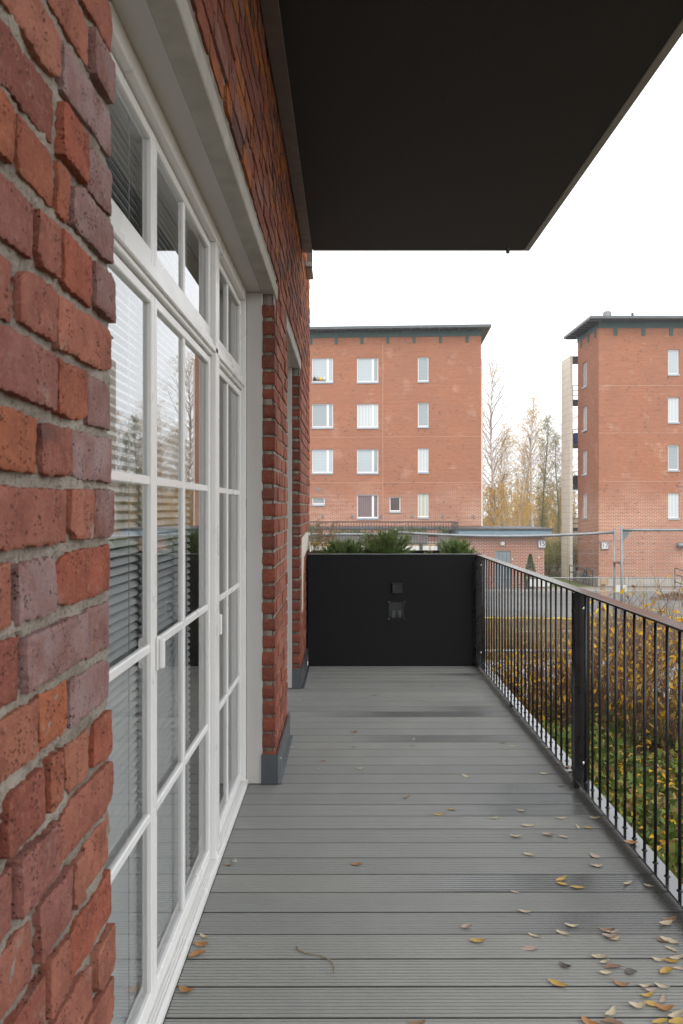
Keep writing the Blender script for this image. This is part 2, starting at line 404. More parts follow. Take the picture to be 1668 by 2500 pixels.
def rough_brick(wd, h, d, seed, ny, nz, jit, amp):
    """box along Y with an uneven, chipped front face; local origin at the middle of the face"""
    rr = random.Random(seed); ox, oy = rr.random() * 99, rr.random() * 99
    vs = []; fs = []; rad = .0022
    cuts = [rr.random() * jit * 2.4 if rr.random() < .35 else 0 for _ in range(4)]
    for j in range(nz + 1):
        for i in range(ny + 1):
            u, v_ = i / ny, j / nz; a_, b_ = 2 * u - 1, 2 * v_ - 1
            y = a_ * wd / 2; z = b_ * h / 2
            y += jit * (.6 * noise.noise((ox + z * 22, oy, a_ * 2)) + .7 * noise.noise((ox + z * 120, oy, a_ * 2))) * abs(a_) ** 9 * 1.0
            z += jit * (.7 * noise.noise((ox, oy + y * 13, b_ * 2)) + .7 * noise.noise((ox, oy + y * 110, b_ * 2))) * abs(b_) ** 9 * 1.0
            ci = (a_ > 0) + 2 * (b_ > 0); cd_ = max(0, abs(a_) + abs(b_) - 1.6) / .4
            y -= cuts[ci] * cd_ * (1 if a_ > 0 else -1); z -= cuts[ci] * cd_ * .7 * (1 if b_ > 0 else -1)
            e = min(wd / 2 * (1 - abs(a_)), h / 2 * (1 - abs(b_)))
            x = amp * noise.noise((ox + y * 22, oy + z * 22, 1)) + amp * .55 * noise.noise((ox + y * 80, oy + z * 80, 5)) - (amp * 1.6 * max(0, noise.noise((ox + y * 110, oy + z * 60, 8)) - .25))
            if e < rad: x -= rad * .9 * (1 - e / rad) ** 2
            vs.append((x, y, z))
    for j in range(nz):
        for i in range(ny):
            p = j * (ny + 1) + i; fs.append((p, p + 1, p + ny + 2, p + ny + 1))
    ring = [i for i in range(ny + 1)] + [(j + 1) * (ny + 1) - 1 for j in range(1, nz + 1)] + \
           [nz * (ny + 1) + i for i in range(ny - 1, -1, -1)] + [j * (ny + 1) for j in range(nz - 1, 0, -1)]
    n0 = len(vs); L = len(ring)
    for p in ring: vs.append(vs[p])
    for p in ring: vs.append((-d, vs[p][1], vs[p][2]))
    for i in range(L): fs.append((n0 + i, n0 + L + i, n0 + L + (i + 1) % L, n0 + (i + 1) % L))
    return vs, fs

def widths(y0, y1, ci, rr, zone=''):
    """fills a course with headers, stretchers and closers"""
    out = []; y = y0; first = True
    while y < y1 - .02:
        left = y1 - y
        if first: wv = (.105, .20, .125, .235)[ci % 4]
        else: wv = rr.choice([.255, .255, .125, .125, .19, .06] if zone != 'near' else [.255, .24, .125, .125, .115, .19, .06, .09])
        wv *= rr.uniform(.95, 1.05)
        if left - wv < .05: wv = left
        if wv > .29: wv = left / 2
        out.append((y, y + wv)); y += wv; first = False
    return out
JOINT = .017
BR = []        # (y0,y1,z0,z1,colour,zone)
NCO = 47
near_pat = {}
for ci in range(NCO):
    z0 = .012 + ci * COURSE; z1 = z0 + COURSE
    rr = random.Random(100 + ci)
    spans = []
    if z1 < 2.68: spans = [(-1.2, 1.268, 'near'), (4.083, 4.96, 'p1'), (6.26, 7.89, 'p2')]
    elif z0 < 2.735:
        spans = [(-1.2, 1.15, 'near'), (4.22, 4.86, 'p1'), (6.36, 7.89, 'p2')]
    else: spans = [(-1.2, 7.89, 'up')]
    for (a0, a1, zn) in spans:
        if zn == 'near':      # laid from the corner backwards
            ws = [(a1 - (q - a0), a1 - (p - a0)) for p, q in widths(a0, a1, ci, rr, zn)]
        else: ws = widths(a0, a1, ci, rr)
        for n_, (p, q) in enumerate(ws):
            corner = n_ == 0
            if zn == 'near':
                cc = rr.choice(PAL + PINK[:1])
                if corner and rr.random() < .75 and z0 > 1.1: cc = rr.choice(PURPLE)
                elif n_ == 1 and rr.random() < .4: cc = rr.choice(PINK + PURPLE[:1])
                elif corner: cc = rr.choice(PINK)
            elif zn == 'up':
                cc = rr.choice(PAL + [(.47, .165, .05), (.45, .15, .05), (.25, .10, .075), (.33, .17, .14)])
                if rr.random() < .07: cc = (.09, .075, .075)
                if z0 > 3.35 and rr.random() < .4: cc = (.50, .17, .045)
            else: cc = rr.choice(PAL[:4] + PINK) if not corner else rr.choice(DEEP)
            BR.append((p, q, z0, z1, cc, zn, corner))
def shows(b):
    Y = (b[0] + b[1]) / 2; Z = (b[2] + b[3]) / 2
    if Y < .5: return 0
    px = 848 + FX * F_PX / b[1]; py = 1240 - (Z - CAM_H) * F_PX / Y
    if px < -10 or py < -80 or py > 2600 or Z > 3.76: return 0
    hid = b[5] == 'p2' and Y > 7.2 and Z < 1
    if hid: return 0
    s_ = .39 * (b[1] - b[0]) * (b[3] - b[2]) / Y ** 3
    if b[6] and b[5] in ('p1', 'p2'): s_ += .068 * .07 / Y ** 2
    return s_
BR.sort(key=shows, reverse=True)
single, rest = BR[:300], BR[300:]
# mortar bed behind the bricks
mort = MB()
PERP = {}
for b in BR:
    if b[5] == 'near':
        for yy in (b[0], b[1]): PERP.setdefault(round(b[2], 4), []).append((yy, b[2], b[3]))
def mortar_grid(y0, y1, z0, z1, step, x, amp):
    ny = max(1, int((y1 - y0) / step)); nz = max(1, int((z1 - z0) / step)); vs = []; fs = []
    for j in range(nz + 1):
        for i in range(ny + 1):
            y = y0 + (y1 - y0) * i / ny; z = z0 + (z1 - z0) * j / nz
            d = amp * (noise.noise((y * 16, z * 16, 0)) + .45 * noise.noise((y * 60, z * 60, 4)) + .35 * noise.noise((y * 150, z * 150, 7)))
            if amp > .006:
                for (yp, za_, zb_) in PERP.get(round(.012 + int((z - .012) / COURSE) * COURSE, 4), ()):
                    if abs(y - yp) < .007 and za_ + .012 < z < zb_ - .008: d -= max(0, .022 * (.5 + 1.4 * noise.noise((yp * 31, za_ * 17, 3)))); break
            vs.append((x + d, y, z))
    for j in range(nz):
        for i in range(ny):
            p = j * (ny + 1) + i; fs.append((p, p + 1, p + ny + 2, p + ny + 1))
    mort.quads(vs, fs)
BX = FX - .075
MX = FX - .0105
mortar_grid(.5, 1.262, .012, 2.66, .006, MX, .0072)
mort.box(BX, MX - .034, .5, 1.26, .012, 2.66)
mort.box(BX, MX, -1.2, .499, .012, 2.66)
for (a0, a1) in ((4.089, 4.954), (6.266, 7.884)):
    mortar_grid(a0, a1, .012, 2.66, .014, MX, .003)
    mort.box(BX, MX - .007, a0 + .001, a1, .012, 2.66)
for (a0, a1) in ((-1.2, 1.15), (4.22, 4.86), (6.36, 7.884)): mort.box(BX, MX - .002, a0, a1, 2.66, 2.735)
mortar_grid(-1.2, 7.884, 2.736, 4.2, .02, MX, .003)
mort.box(BX, MX - .007, -1.2, 7.884, 2.736, 4.21)
wall = mort.build('wall', MORTAR, house, True)
for b in single:
    Y = (b[0] + b[1]) / 2; wd = b[1] - b[0] - JOINT * rng.uniform(.75, 1.15); h = COURSE - JOINT * rng.uniform(.8, 1.25)
    nearb = Y < 1.5 and b[5] == 'near'
    if nearb: ny, nz, jit, amp = max(8, int(wd / .0042)), 17, .0055, .0021
    else: ny, nz, jit, amp = (3 if wd < .15 else 5), 3, .004, .002
    vs, fs = rough_brick(wd, h, .07, rng.random() * 999, ny, nz, jit, amp)
    mm = MB(); mm.quads(vs, fs); o = mm.build('brick', BRICK, wall, True)
    o.location = (FX + rng.uniform(-.004, .004), Y if not (b[6] and b[5] != 'near') else b[0] + wd / 2 - rng.uniform(0, .004), (b[2] + b[3]) / 2 + rng.uniform(-.002, .002))
    if nearb: o.location.z += rng.uniform(-.003, .003); o.location.y += rng.uniform(-.007, .004) if b[6] else 0; o.location.x += rng.uniform(-.003, .003)
    o.rotation_euler = (rng.uniform(-.02, .02), 0, rng.uniform(-.014, .014))
    o.color = (*b[4], 1)
mm = MB()
for b in rest:
    Y = (b[0] + b[1]) / 2; wd = b[1] - b[0] - JOINT * rng.uniform(.75, 1.1); h = COURSE - JOINT * rng.uniform(.8, 1.2)
    vs, fs = rough_brick(wd, h, .07, rng.random() * 999, 3, 3, .0035, .0022)
    dx = rng.uniform(-.003, .003); mm.cur = (*b[4], 1); z = (b[2] + b[3]) / 2
    if b[6] and b[5] in ('p1', 'p2'): Y = b[0] + wd / 2
    mm.quads([(p[0] + FX + dx, p[1] + Y, p[2] + z) for p in vs], fs)
stuff(mm.build('brickwork', BRICK_A, wall, True))
# plaster patch and lintels
mm = MB(); pts = [(6.42, 1.235), (7.2, 1.262), (7.86, 1.25), (7.86, 1.10), (7.1, 1.09), (6.72, 1.06), (6.63, .93), (6.6, .62), (6.5, .60), (6.44, .9)]
n = len(pts); mm.quads([(FX + .004, p[0], p[1]) for p in pts] + [(FX - .02, p[0], p[1]) for p in pts], [tuple(range(n))] + [(i, n + i, n + (i + 1) % n, (i + 1) % n) for i in range(n)])
o = mm.build('plaster_patch', PLASTER, wall); o['label'] = 'pale plaster patch on the brick wall'
MB().box(-.462, FX + .001, 1.13, 4.215, 2.66, 2.735, .004).build('lintel', CONC, house)
MB().box(-.462, FX + .001, 4.865, 6.355, 2.66, 2.735, .004).build('lintel', CONC, house)
for (a0, a1) in ((4.079, 4.962), (6.256, 7.14)):
    mm = MB(); mm.box(-.465, -.378, a0 - .004, a0 + .0, .003, .166); mm.box(FX + .008, FX + .014, a0, a1, .003, .166)
    mm.box(FX + .014, FX + .034, a0 + .004, a1, .003, .007)
    mm.box(FX + .0145, FX + .018, a0 + .002, a1, .163, .168)
    fl = mm.build('flashing', FLASH, house)
    for yy in (a0 + .18, a0 + .62):
        MB().tube([(FX + .0142, yy, .085), (FX + .020, yy, .085)], .006, 8).build('screw', BOLT, fl)
# end wall of the house and its upper storey behind the balcony
mm = MB(); mm.box(-6, BX - .002, 7.80, 7.87, .012, 7.0); mm.box(BX - .01, FX - .01, -1.2, 7.87, 4.22, 7.0)
mm.build('upper_wall', FBRICK_G, house)

def window_unit(y0, y1, leaves, with_handles):
    fr = MB()
    fx0, fx1 = -.604, -.546
    fr.box(fx0, fx1, y1 - .035, y1, .03, 2.67, .002); fr.box(fx0, fx1, y0, y0 + .035, .03, 2.67, .002)   # jambs
    fr.box(fx0, fx1 + .001, y0 + .035, y1 - .035, 2.613, 2.67, .002)                                     # head
    fr.box(fx0, -.560, y0 + .035, y1 - .035, 2.135, 2.205, .003)                                          # transom
    fr.box(-.5595, -.548, y0 + .036, y1 - .036, 2.150, 2.172, .002)                                       # drip nose
    for i in range(len(leaves) - 1):
        g0, g1 = leaves[i][1], leaves[i + 1][0]
        if g1 - g0 > .03: fr.box(fx0, -.548, g0 + .006, (g0 + g1) / 2 - .003, .03, 2.613, .002); fr.box(fx0, -.552, (g0 + g1) / 2 + .003, g1 - .006, .03, 2.613, .002)
    wu = fr.build('window', WHITE, house); wu['label'] = 'white glazed door set with transom lights'
    th = MB(); th.box(-.656, -.535, y0, y1, .004, .030, .002)
    for q in range(4): th.box(-.575 + q * .009, -.570 + q * .009, y0 + .003, y1 - .003, .030, .0335)
    th.build('threshold', WHITE, wu)
    MB().box(-.5455, -.459, y1 - .0, y1 + .02, .006, 2.668, .002).build('jamb_lining', LINING, wu); MB().box(-.5455, -.459, y0 - .02, y0, .006, 2.668, .002).build('jamb_lining', LINING, wu)
    MB().box(-.5455, -.463, y0 - .02, y1 + .02, 2.6705, 2.69).build('head_lining', LINING, wu)
    for li, (a0, a1, cuts) in enumerate(leaves):
        for (z0, z1, bars, low) in ((.036, 2.128, (.595, 1.089, 1.58), True), (2.212, 2.606, (), False)):
            s_, xo, xi = .030, -.570, -.600
            m = MB(); m.box(xi, xo, a0, a0 + s_, z0, z1, .003); m.box(xi, xo, a1 - s_, a1, z0, z1, .003)
            m.box(xi, xo - .0012, a0 + s_, a1 - s_, z1 - s_, z1, .003); m.box(xi, xo - .0012, a0 + s_, a1 - s_, z0, z0 + (.050 if low else .042), .003)
            m.build('sash_frame', WHITE, wu)
            gy = [a0 + s_] + [c for c in cuts] + [a1 - s_]; gz = [z0 + (.05 if low else .042)] + list(bars) + [z1 - s_]
            for c in cuts: MB().box(xi + .006, xo - .004, c - .013, c + .013, gz[0], gz[-1], .003).build('muntin', WHITE, wu)
            for zb in bars:
                for i in range(len(gy) - 1):
                    p = gy[i] + (.0142 if i else 0); q = gy[i + 1] - (.0142 if i < len(gy) - 2 else 0)
                    MB().box(xi + .006, xo - .005, p, q, zb - .013, zb + .013, .003).build('muntin', WHITE, wu)
            for i in range(len(gy) - 1):
                for j in range(len(gz) - 1):
                    p = gy[i] + (.012 if i else -.004); q = gy[i + 1] - (.012 if i < len(gy) - 2 else -.004)
                    r_ = gz[j] + (.013 if j else -.004); t_ = gz[j + 1] - (.013 if j < len(gz) - 2 else -.004)
                    pm = MB(); pm.face([(-.584, p, r_), (-.584, q, r_), (-.584, q, t_), (-.584, p, t_)]); pm.build('pane', GLASS, wu)
        if with_handles and li > 0:
            zc = 1.065 if li == 1 else .992
            hm = MB(); hm.box(-.5695, -.562, a0 + .008, a0 + .034, zc - .05, zc + .05, .003); hm.box(-.562, -.545, a0 + .012, a0 + .030, zc - .045, zc + .045, .005)
            hm.build('handle', WHITE, wu)
    return wu
window_unit(1.268, 4.083, [(1.306, 2.229, (1.76,)), (2.232, 3.142, (2.66,)), (3.262, 4.044, (3.63,))], True)
window_unit(4.97, 6.25, [(5.008, 5.60, (5.30,)), (5.612, 6.212, (5.91,))], False)

# the room behind the glazing
def plane_box(name, a, mat): return struct(MB().box(*a).build(name, mat))
plane_box('room_floor', (-4.6, -.662, .9, 7.0, -.03, .0), ROOMF)
plane_box('room_ceiling', (-4.6, -.47, .9, 7.0, 2.80, 2.86), ROOMW)
plane_box('room_back_wall', (-4.7, -4.6, .9, 7.0, -.03, 2.86), ROOMW)
plane_box('room_near_wall', (-4.6, -.47, .8, .9, -.03, 2.86), ROOMW)
plane_box('room_far_wall', (-4.6, -.47, 7.0, 7.1, -.03, 2.86), ROOMW)
m = MB()
for (a, b) in ((.9, 1.245), (4.107, 4.945), (6.275, 7.0)): m.box(-.66, BX - .002, a, b, 0, 2.80)
m.box(-.66, BX - .004, 1.246, 4.106, 2.695, 2.799); m.box(-.66, BX - .004, 4.946, 6.274, 2.695, 2.799)
struct(m.build('room_window_wall', ROOMW))
# venetian blinds inside the glass
SLM = {}
def blind(y0, y1, x, ztop, label):
    t = thing('venetian_blind', label, 'blind', (x, (y0 + y1) / 2, .05), 0, 'venetian blinds behind the glazed doors')
    L = y1 - y0; m = MB()
    vs = []; fs = []
    for i in range(5):
        u = i / 4 - .5; vs += [(u * .026, -L / 2, .0045 * (1 - 4 * u * u)), (u * .026, L / 2, .0045 * (1 - 4 * u * u))]
    for i in range(4): fs.append((2*i, 2*i+2, 2*i+3, 2*i+1))
    m.quads(vs, fs); sm = m.mesh('slat', SLAT, True)
    z = .03; rr = random.Random(int(y0 * 100))
    while z < ztop - .1:
        o = obj('slat', sm, t, (0, rr.uniform(-.002, .002), z)); o.rotation_euler = (0, R(38 + rr.uniform(-2, 2)), 0); z += .0245
    MB().box(-.016, .016, -L / 2, L / 2, ztop - .09, ztop - .05, .003).build('headrail', SLAT, t)
    MB().box(-.014, .014, -L / 2, L / 2, .0, .014, .003).build('bottom_rail', SLAT, t)
    for f in (-.36, .36): MB().tube([(.016, f * L, .01), (.016, f * L, ztop - .06)], .0014, 4).build('ladder_cord', SIGNW, t)
blind(1.31, 2.22, -.622, 2.62, 'pale venetian blind behind the glazed door beside the brick corner')
blind(2.235, 2.94, -.622, 2.62, 'pale venetian blind behind the middle glazed door with the handle')

# ------------------------------------------------------------------ deck
deck = obj('deck', None); struct(deck)
PITCH = .145; NG = 8
def board_mesh():
    W = PITCH - .0108; prof = [(-W / 2, -.022), (-W / 2, -.003), (-W / 2 + .003, 0)]
    land = (W - .008) / NG
    for g in range(NG):
        y = -W / 2 + .004 + land * (g + .5)
        prof += [(y - .0021, 0), (y - .0016, -.0032), (y + .0016, -.0032), (y + .0021, 0)]
    prof += [(W / 2 - .003, 0), (W / 2, -.003), (W / 2, -.022)]
    vs = []; x0, x1 = -.534, 1.275; n = len(prof)
    for x in (x0, x1): vs += [(x, p[0], p[1]) for p in prof]
    fs = [(i, n + i, n + i + 1, i + 1) for i in range(n - 1)] + [tuple(range(n)), tuple(range(2 * n - 1, n - 1, -1))]
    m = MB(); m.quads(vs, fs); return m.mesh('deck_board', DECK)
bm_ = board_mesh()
js_ = MB().box(-.532, 1.273, -.0062, .0062, -.012, -.0046).mesh('gap_shade_strip', SIGNB)  # black strips added low in the board gaps, standing in for their shade
WETROWS = [(1647, 1070, .8), (1734, 1090, .5), (1750, 880, .75), (1809, 950, .65), (1826, 1180, .5), (1925, 1180, .7), (1955, 1165, .95), (1985, 1150, .9), (2115, 1400, .6), (2170, 1000, 1), (2217, 1350, .6), (2273, 1290, .8), (2330, 1450, .4)]
y = 7.15 - PITCH / 2; nb = 0; rr = random.Random(5)
while y > .6:
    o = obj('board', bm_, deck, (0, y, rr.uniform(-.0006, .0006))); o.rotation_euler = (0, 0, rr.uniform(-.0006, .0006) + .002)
    wv, x0 = rr.choice([0, 0, .1, .2]), rr.uniform(.3, 1.1)
    for (py_, px_, st_) in WETROWS:
        q_ = deck_at(px_, py_)
        if abs(q_.y - y) < PITCH / 2: wv, x0 = st_, q_.x
    o.color = (wv, (x0 + .6) / 2, 0, 1); y -= PITCH; nb += 1
    if y > .6: obj('gap_shade_strip', js_, deck, (0, y + PITCH / 2, 0)).rotation_euler = (0, 0, .002)
m = MB()
for x in (-.42, .1, .62, 1.14): m.box(x, x + .05, .55, 7.12, -.16, -.024)
m.box(1.2, 1.26, .5, 7.14, -.22, -.03); m.build('joist', GREYWOOD, deck)

# ------------------------------------------------------------------ railing
rail = thing('balcony_railing', 'black steel railing of thin upright bars along the deck edge', 'railing')
RX0, RX1, RZ = 1.215, 1.287, 1.06
MB().box(RX0, RX1, .9, 7.13, RZ - .012, RZ, .002).build('top_rail', RAILTOP, rail)
for (a, b) in ((.95, 4.015), (4.062, 7.10)):
    MB().box(RX0, RX1, a, b, .045, .055, .001).build('bottom_rail', WETBLACK, rail)
bal = MB().tube([(0, 0, .055), (0, 0, RZ - .012)], .0068, 8).mesh('baluster', BLACK, True)
weld = MB().tube([(0, 0, .055), (0, 0, .060)], [.013, .008], 8).mesh('weld', BLACK, True)
y = 2.844 - 3 * .1125
ys = []
while y < 7.08:
    if abs(y - 4.04) > .045: ys.append(y)
    y += .1125
for y in ys:
    b = obj('baluster', bal, rail, (1.255, y, 0)); obj('weld', weld, b)
for yc, zb in ((4.04, .004), (7.118, .004)):
    p = MB(); p.box(1.212, 1.240, yc - .022, yc + .018, zb, RZ - .012, .002)
    post = p.build('post', BLACK, rail)
    p = MB(); p.box(1.241, 1.296, yc - .012, yc - .002, .045, RZ - .012, .001); p.box(1.241, 1.296, yc + .004, yc + .014, .045, RZ - .012, .001); p.build('end_plate', BLACK, post)
    for zb2 in (.962, .135):
        MB().tube([(1.262, yc - .012, zb2), (1.262, yc - .016, zb2), (1.262, yc - .019, zb2)], [.012, .011, .006], 12).build('bolt', BOLT, post, True)
MB().box(1.225, 1.245, 5.67, 5.69, .001, .0445).build('foot', BLACK, rail)
MB().box(1.225, 1.245, 2.40, 2.42, .001, .0445).build('foot', BLACK, rail)

# ------------------------------------------------------------------ planter across the deck end
pl = thing('planter_box', 'black panelled planter box closing the far end of the deck', 'planter', (0, 0, 0))
PX0, PX1, PY0, PY1, PZ = -.372, 1.20, 7.155, 7.86, 1.058
m = MB(); HX0, HX1, HZ0, HZ1 = .397, .543, .448, .606          # niche opening
m.box(PX0, HX0, PY0, PY0 + .02, .004, PZ); m.box(HX1, PX1, PY0, PY0 + .02, .004, PZ); m.box(HX0, HX1, PY0, PY0 + .02, .004, HZ0); m.box(HX0, HX1, PY0, PY0 + .02, HZ1, PZ)
m.build('front_panel', PANEL, pl)
m = MB(); m.box(PX0, PX0 + .02, PY0 + .021, PY1 - .021, -.9, PZ); m.box(PX1 + .05, PX1 + .07, PY0 + .021, PY1 - .021, -.9, PZ); m.box(PX0, PX1 + .07, PY1 - .02, PY1, -.9, PZ)
m.build('side_panel', PANEL, pl)
MB().box(PX1 + .002, 1.212, PY0 + .002, PY0 + .022, .03, PZ).build('corner_strip', BLACK, pl)
MB().box(PX0, PX1 + .02, PY0 - .004, PY0 + .03, PZ + .0005, PZ + .006).build('edge_trim', GALV, pl)
m = MB(); m.box(PX1 + .02, PX1 + .086, PY0 + .031, PY1 + .01, PZ + .0005, PZ + .006); m.build('side_trim', RAILTOP, pl)
so = MB(); so.box(PX0 + .02, PX1 + .05, PY0 + .022, PY1 - .021, .70, .985); so.build('soil', SOIL, pl)
# socket and glazed niche with lamp
m = MB(); m.box(.424, .524, PY0 - .032, PY0 - .001, .690, .782, .004); so_ = m.build('socket_box', BLACK, pl)
MB().box(.420, .528, PY0 - .040, PY0 - .002, .7825, .790, .002).build('socket_lid', BLACK, so_)
nc = MB(); nc.box(HX0, HX1, PY0 + .09, PY0 + .10, HZ0, HZ1); nc.box(HX0 - .005, HX0, PY0 + .021, PY0 + .10, HZ0, HZ1); nc.box(HX1, HX1 + .005, PY0 + .021, PY0 + .10, HZ0, HZ1)
nc.box(HX0, HX1, PY0 + .021, PY0 + .10, HZ0 - .005, HZ0); nc.box(HX0, HX1, PY0 + .021, PY0 + .10, HZ1, HZ1 + .005); niche = nc.build('lamp_niche', DARKMETAL, pl)
m = MB(); m.face([(HX0, PY0 + .008, HZ0), (HX1, PY0 + .008, HZ0), (HX1, PY0 + .008, HZ1), (HX0, PY0 + .008, HZ1)]); m.build('niche_glass', LENS, niche)
for xx in (.44, .50): MB().tube([(xx, PY0 + .055, HZ0 + .002), (xx, PY0 + .055, HZ0 + .03), (xx, PY0 + .055, HZ0 + .075)], [.010, .014, .026], 12).build('lamp_head', GALV, niche, True)
m = MB(); a = .012
m.box(HX0 - a, HX1 + a, PY0 - .003, PY0 - .0005, HZ1, HZ1 + a); m.box(HX0 - a, HX1 + a, PY0 - .003, PY0 - .0005, HZ0 - a, HZ0); m.box(HX0 - a, HX0, PY0 - .003, PY0 - .0005, HZ0, HZ1); m.box(HX1, HX1 + a, PY0 - .003, PY0 - .0005, HZ0, HZ1)
m.build('niche_frame', PANEL, niche)
for xx in (HX0 - .002, HX1 + .002):
    for zz in (HZ0 - .002, HZ1 + .002): MB().tube([(xx, PY0 - .003, zz), (xx, PY0 - .0055, zz)], .0045, 8).build('screw', BOLT, niche)

# ------------------------------------------------------------------ balcony above
ub = thing('upper_balcony', 'dark balcony slab overhanging the deck, black underside with grey edge', 'balcony')
SZ, SY1, SX1 = 3.742, 6.56, 1.585
MB().box(-.374, SX1 - .049, -1.2, SY1 - .019, SZ, SZ + .03).build('soffit_panel', SOFFIT, ub)
MB().box(SX1 - .048, SX1, -1.2, SY1, SZ - .006, SZ + .26, .003).build('edge_trim', TRIM, ub)
MB().box(-.298, SX1 - .05, SY1 - .018, SY1, SZ - .006, SZ + .26, .003).build('edge_trim', TRIM, ub)
m = MB(); m.box(-.384, -.302, -1.2, SY1 - .002, SZ - .022, SZ - .012, .002); m.box(-.384, -.376, -1.2, SY1 - .004, SZ - .012, SZ + .25); m.build('wall_beam', STEEL, ub)
m = MB(); m.box(-.29, SX1 - .055, -1.2, SY1 - .025, SZ + .035, SZ + .24); m.build('slab', CONC, ub)
MB().tube([(1.385, SY1 - .06, SZ + .0), (1.385, SY1 - .06, SZ - .045)], .016, 10).build('drain_pipe', GALV, ub)
MB().box(-.375, -.325, 7.02, 7.06, 3.74, 4.3, .003).build('end_bracket', STEEL, ub)
MB().box(-.386, -.332, 6.98, 7.4, 3.742, 3.78).build('bracket_plate', TRIM, ub)

# ------------------------------------------------------------------ apartment buildings across the yard
def facade(parent, x0, x1, z0, z1, holes, mat, thick=.14, name='wall', jx=()):
    """front wall in the local XZ plane (outer face y=0) with real openings"""
    xs = sorted({x0, x1} | {h[0] for h in holes} | {h[1] for h in holes}); zs = sorted({z0, z1} | {h[2] for h in holes} | {h[3] for h in holes})
    m = MB()
    for j in range(len(zs) - 1):
        i = 0
        while i < len(xs) - 1:
            def solid(ii): 
                cx, cz = (xs[ii] + xs[ii+1]) / 2, (zs[j] + zs[j+1]) / 2
                return not any(h[0] < cx < h[1] and h[2] < cz < h[3] for h in holes)
            if not solid(i): i += 1; continue
            k0 = i
            while i < len(xs) - 1 and solid(i): i += 1
            m.box(xs[k0], xs[i], 0, thick, zs[j], zs[j+1])
    return m.build(name, mat, parent)
def far_window(parent, x0, x1, z0, z1, pane, pane2=None, split=None, sill=True):
    fw = .062; y0, y1 = .085, .135
    m = MB(); m.box(x0, x0 + fw, y0, y1, z0, z1); m.box(x1 - fw, x1, y0, y1, z0, z1); m.box(x0 + fw, x1 - fw, y0 + .001, y1, z1 - fw, z1); m.box(x0 + fw, x1 - fw, y0 + .001, y1, z0, z0 + fw)
    if split: m.box(split - .07, split + .07, y0 + .002, y1, z0 + fw, z1 - fw)
    wn_ = m.build('window', WHITE, parent)
    rs = [(x0 + fw, x1 - fw, pane)] if not split else [(x0 + fw, split - .07, pane), (split + .07, x1 - fw, pane2 or pane)]
    for (a, b, pm) in rs: MB().box(a, b, y1 - .03, y1 - .02, z0 + fw, z1 - fw).build('pane', pm, wn_)
    if sill: MB().box(x0 - .03, x1 + .03, -.05, y0 - .001, z0 - .11, z0 - .005, .005).build('sill', SILL, wn_)
    return wn_

STRING = simple('string_course_brick', (.46, .27, .19), .85, .1, 2)
# --- block A
A_RZ = -.06
bA = thing('apartment_block', 'red brick apartment block behind the roof terrace, two columns of wide windows', 'building', (8.53, 48, 0), A_RZ)
def aloc(px, py):
    s_ = (px - 848) / F_PX; lx = (48 * s_ - 8.53) / (math.cos(A_RZ) - math.sin(A_RZ) * s_); Y = 48 + lx * math.sin(A_RZ)
    return lx, CAM_H - (py - 1240) * Y / F_PX
def az(zx, zy): return aloc(740 + zx / 3.136, 760 + zy / 3.136)
rows = [(358, 540), (708, 888), (1056, 1236), (1404, 1582)]
wins = []
pansA = {(0,0):(P_BLIND,P_BLIND),(0,1):(P_BLIND,P_GREY),(1,0):(P_GREY,P_GREY),(1,1):(P_CURT,P_CURT),(2,0):(P_BLIND,P_BLIND),(2,1):(P_BLIND,P_GREY),(3,1):(P_MAUVE,P_MAUVE)}
for r_, (ya, yb) in enumerate(rows):
    for c_, (xa, xb) in enumerate(((68, 230), (413, 577))):
        if (r_, c_) == (3, 0): continue
        xm = (xa + xb) / 2
        (x0, z1), (x1, _), (_, z0) = az(xa, ya), az(xb, ya), az(xm, yb); sp = x0 + (x1 - x0) * .745
        wins.append((x0, x1, z0, z1, *pansA[(r_, c_)], sp))
    (x0, z1), (x1, _), (_, z0) = az(879, ya - 8), az(962, ya), az(900, yb - 6)
    wins.append((x0, x1, z0, z1, (P_GREY, P_GREY, P_CURT, P_GREENC)[r_], None, None))
(x0, z1), (x1, _), (_, z0) = az(70, 1426), az(167, 1426), az(100, 1478); wins.append((x0, x1, z0, z1, P_SMALL, None, None))
(x0, z1), (x1, _), (_, z0) = az(663, 1421), az(746, 1421), az(700, 1531); wins.append((x0, x1, z0, z1, P_DARK, None, None))
# the column hidden behind the house wall
(xa_, _), (xb_, _) = az(68, 358), az(230, 358)
for r_ in range(3):
    (_, z1), (_, z0) = az(150, rows[r_][0]), az(150, rows[r_][1]); wins.append((xa_ - 3.4, xb_ - 3.4, z0, z1, P_BLIND, P_GREY, xa_ - 3.4 + (xb_ - xa_) * .745))
TOPA = 12.46
facade(bA, -15, 0, -3.3, TOPA, [w_[:4] for w_ in wins], FBRICK)
MB().box(-14.98, -.002, .142, 11, -3.3, TOPA - .01).build('block_body', FBRICK, bA)
for w_ in wins: far_window(bA, *w_[:4], w_[4], w_[5], w_[6])
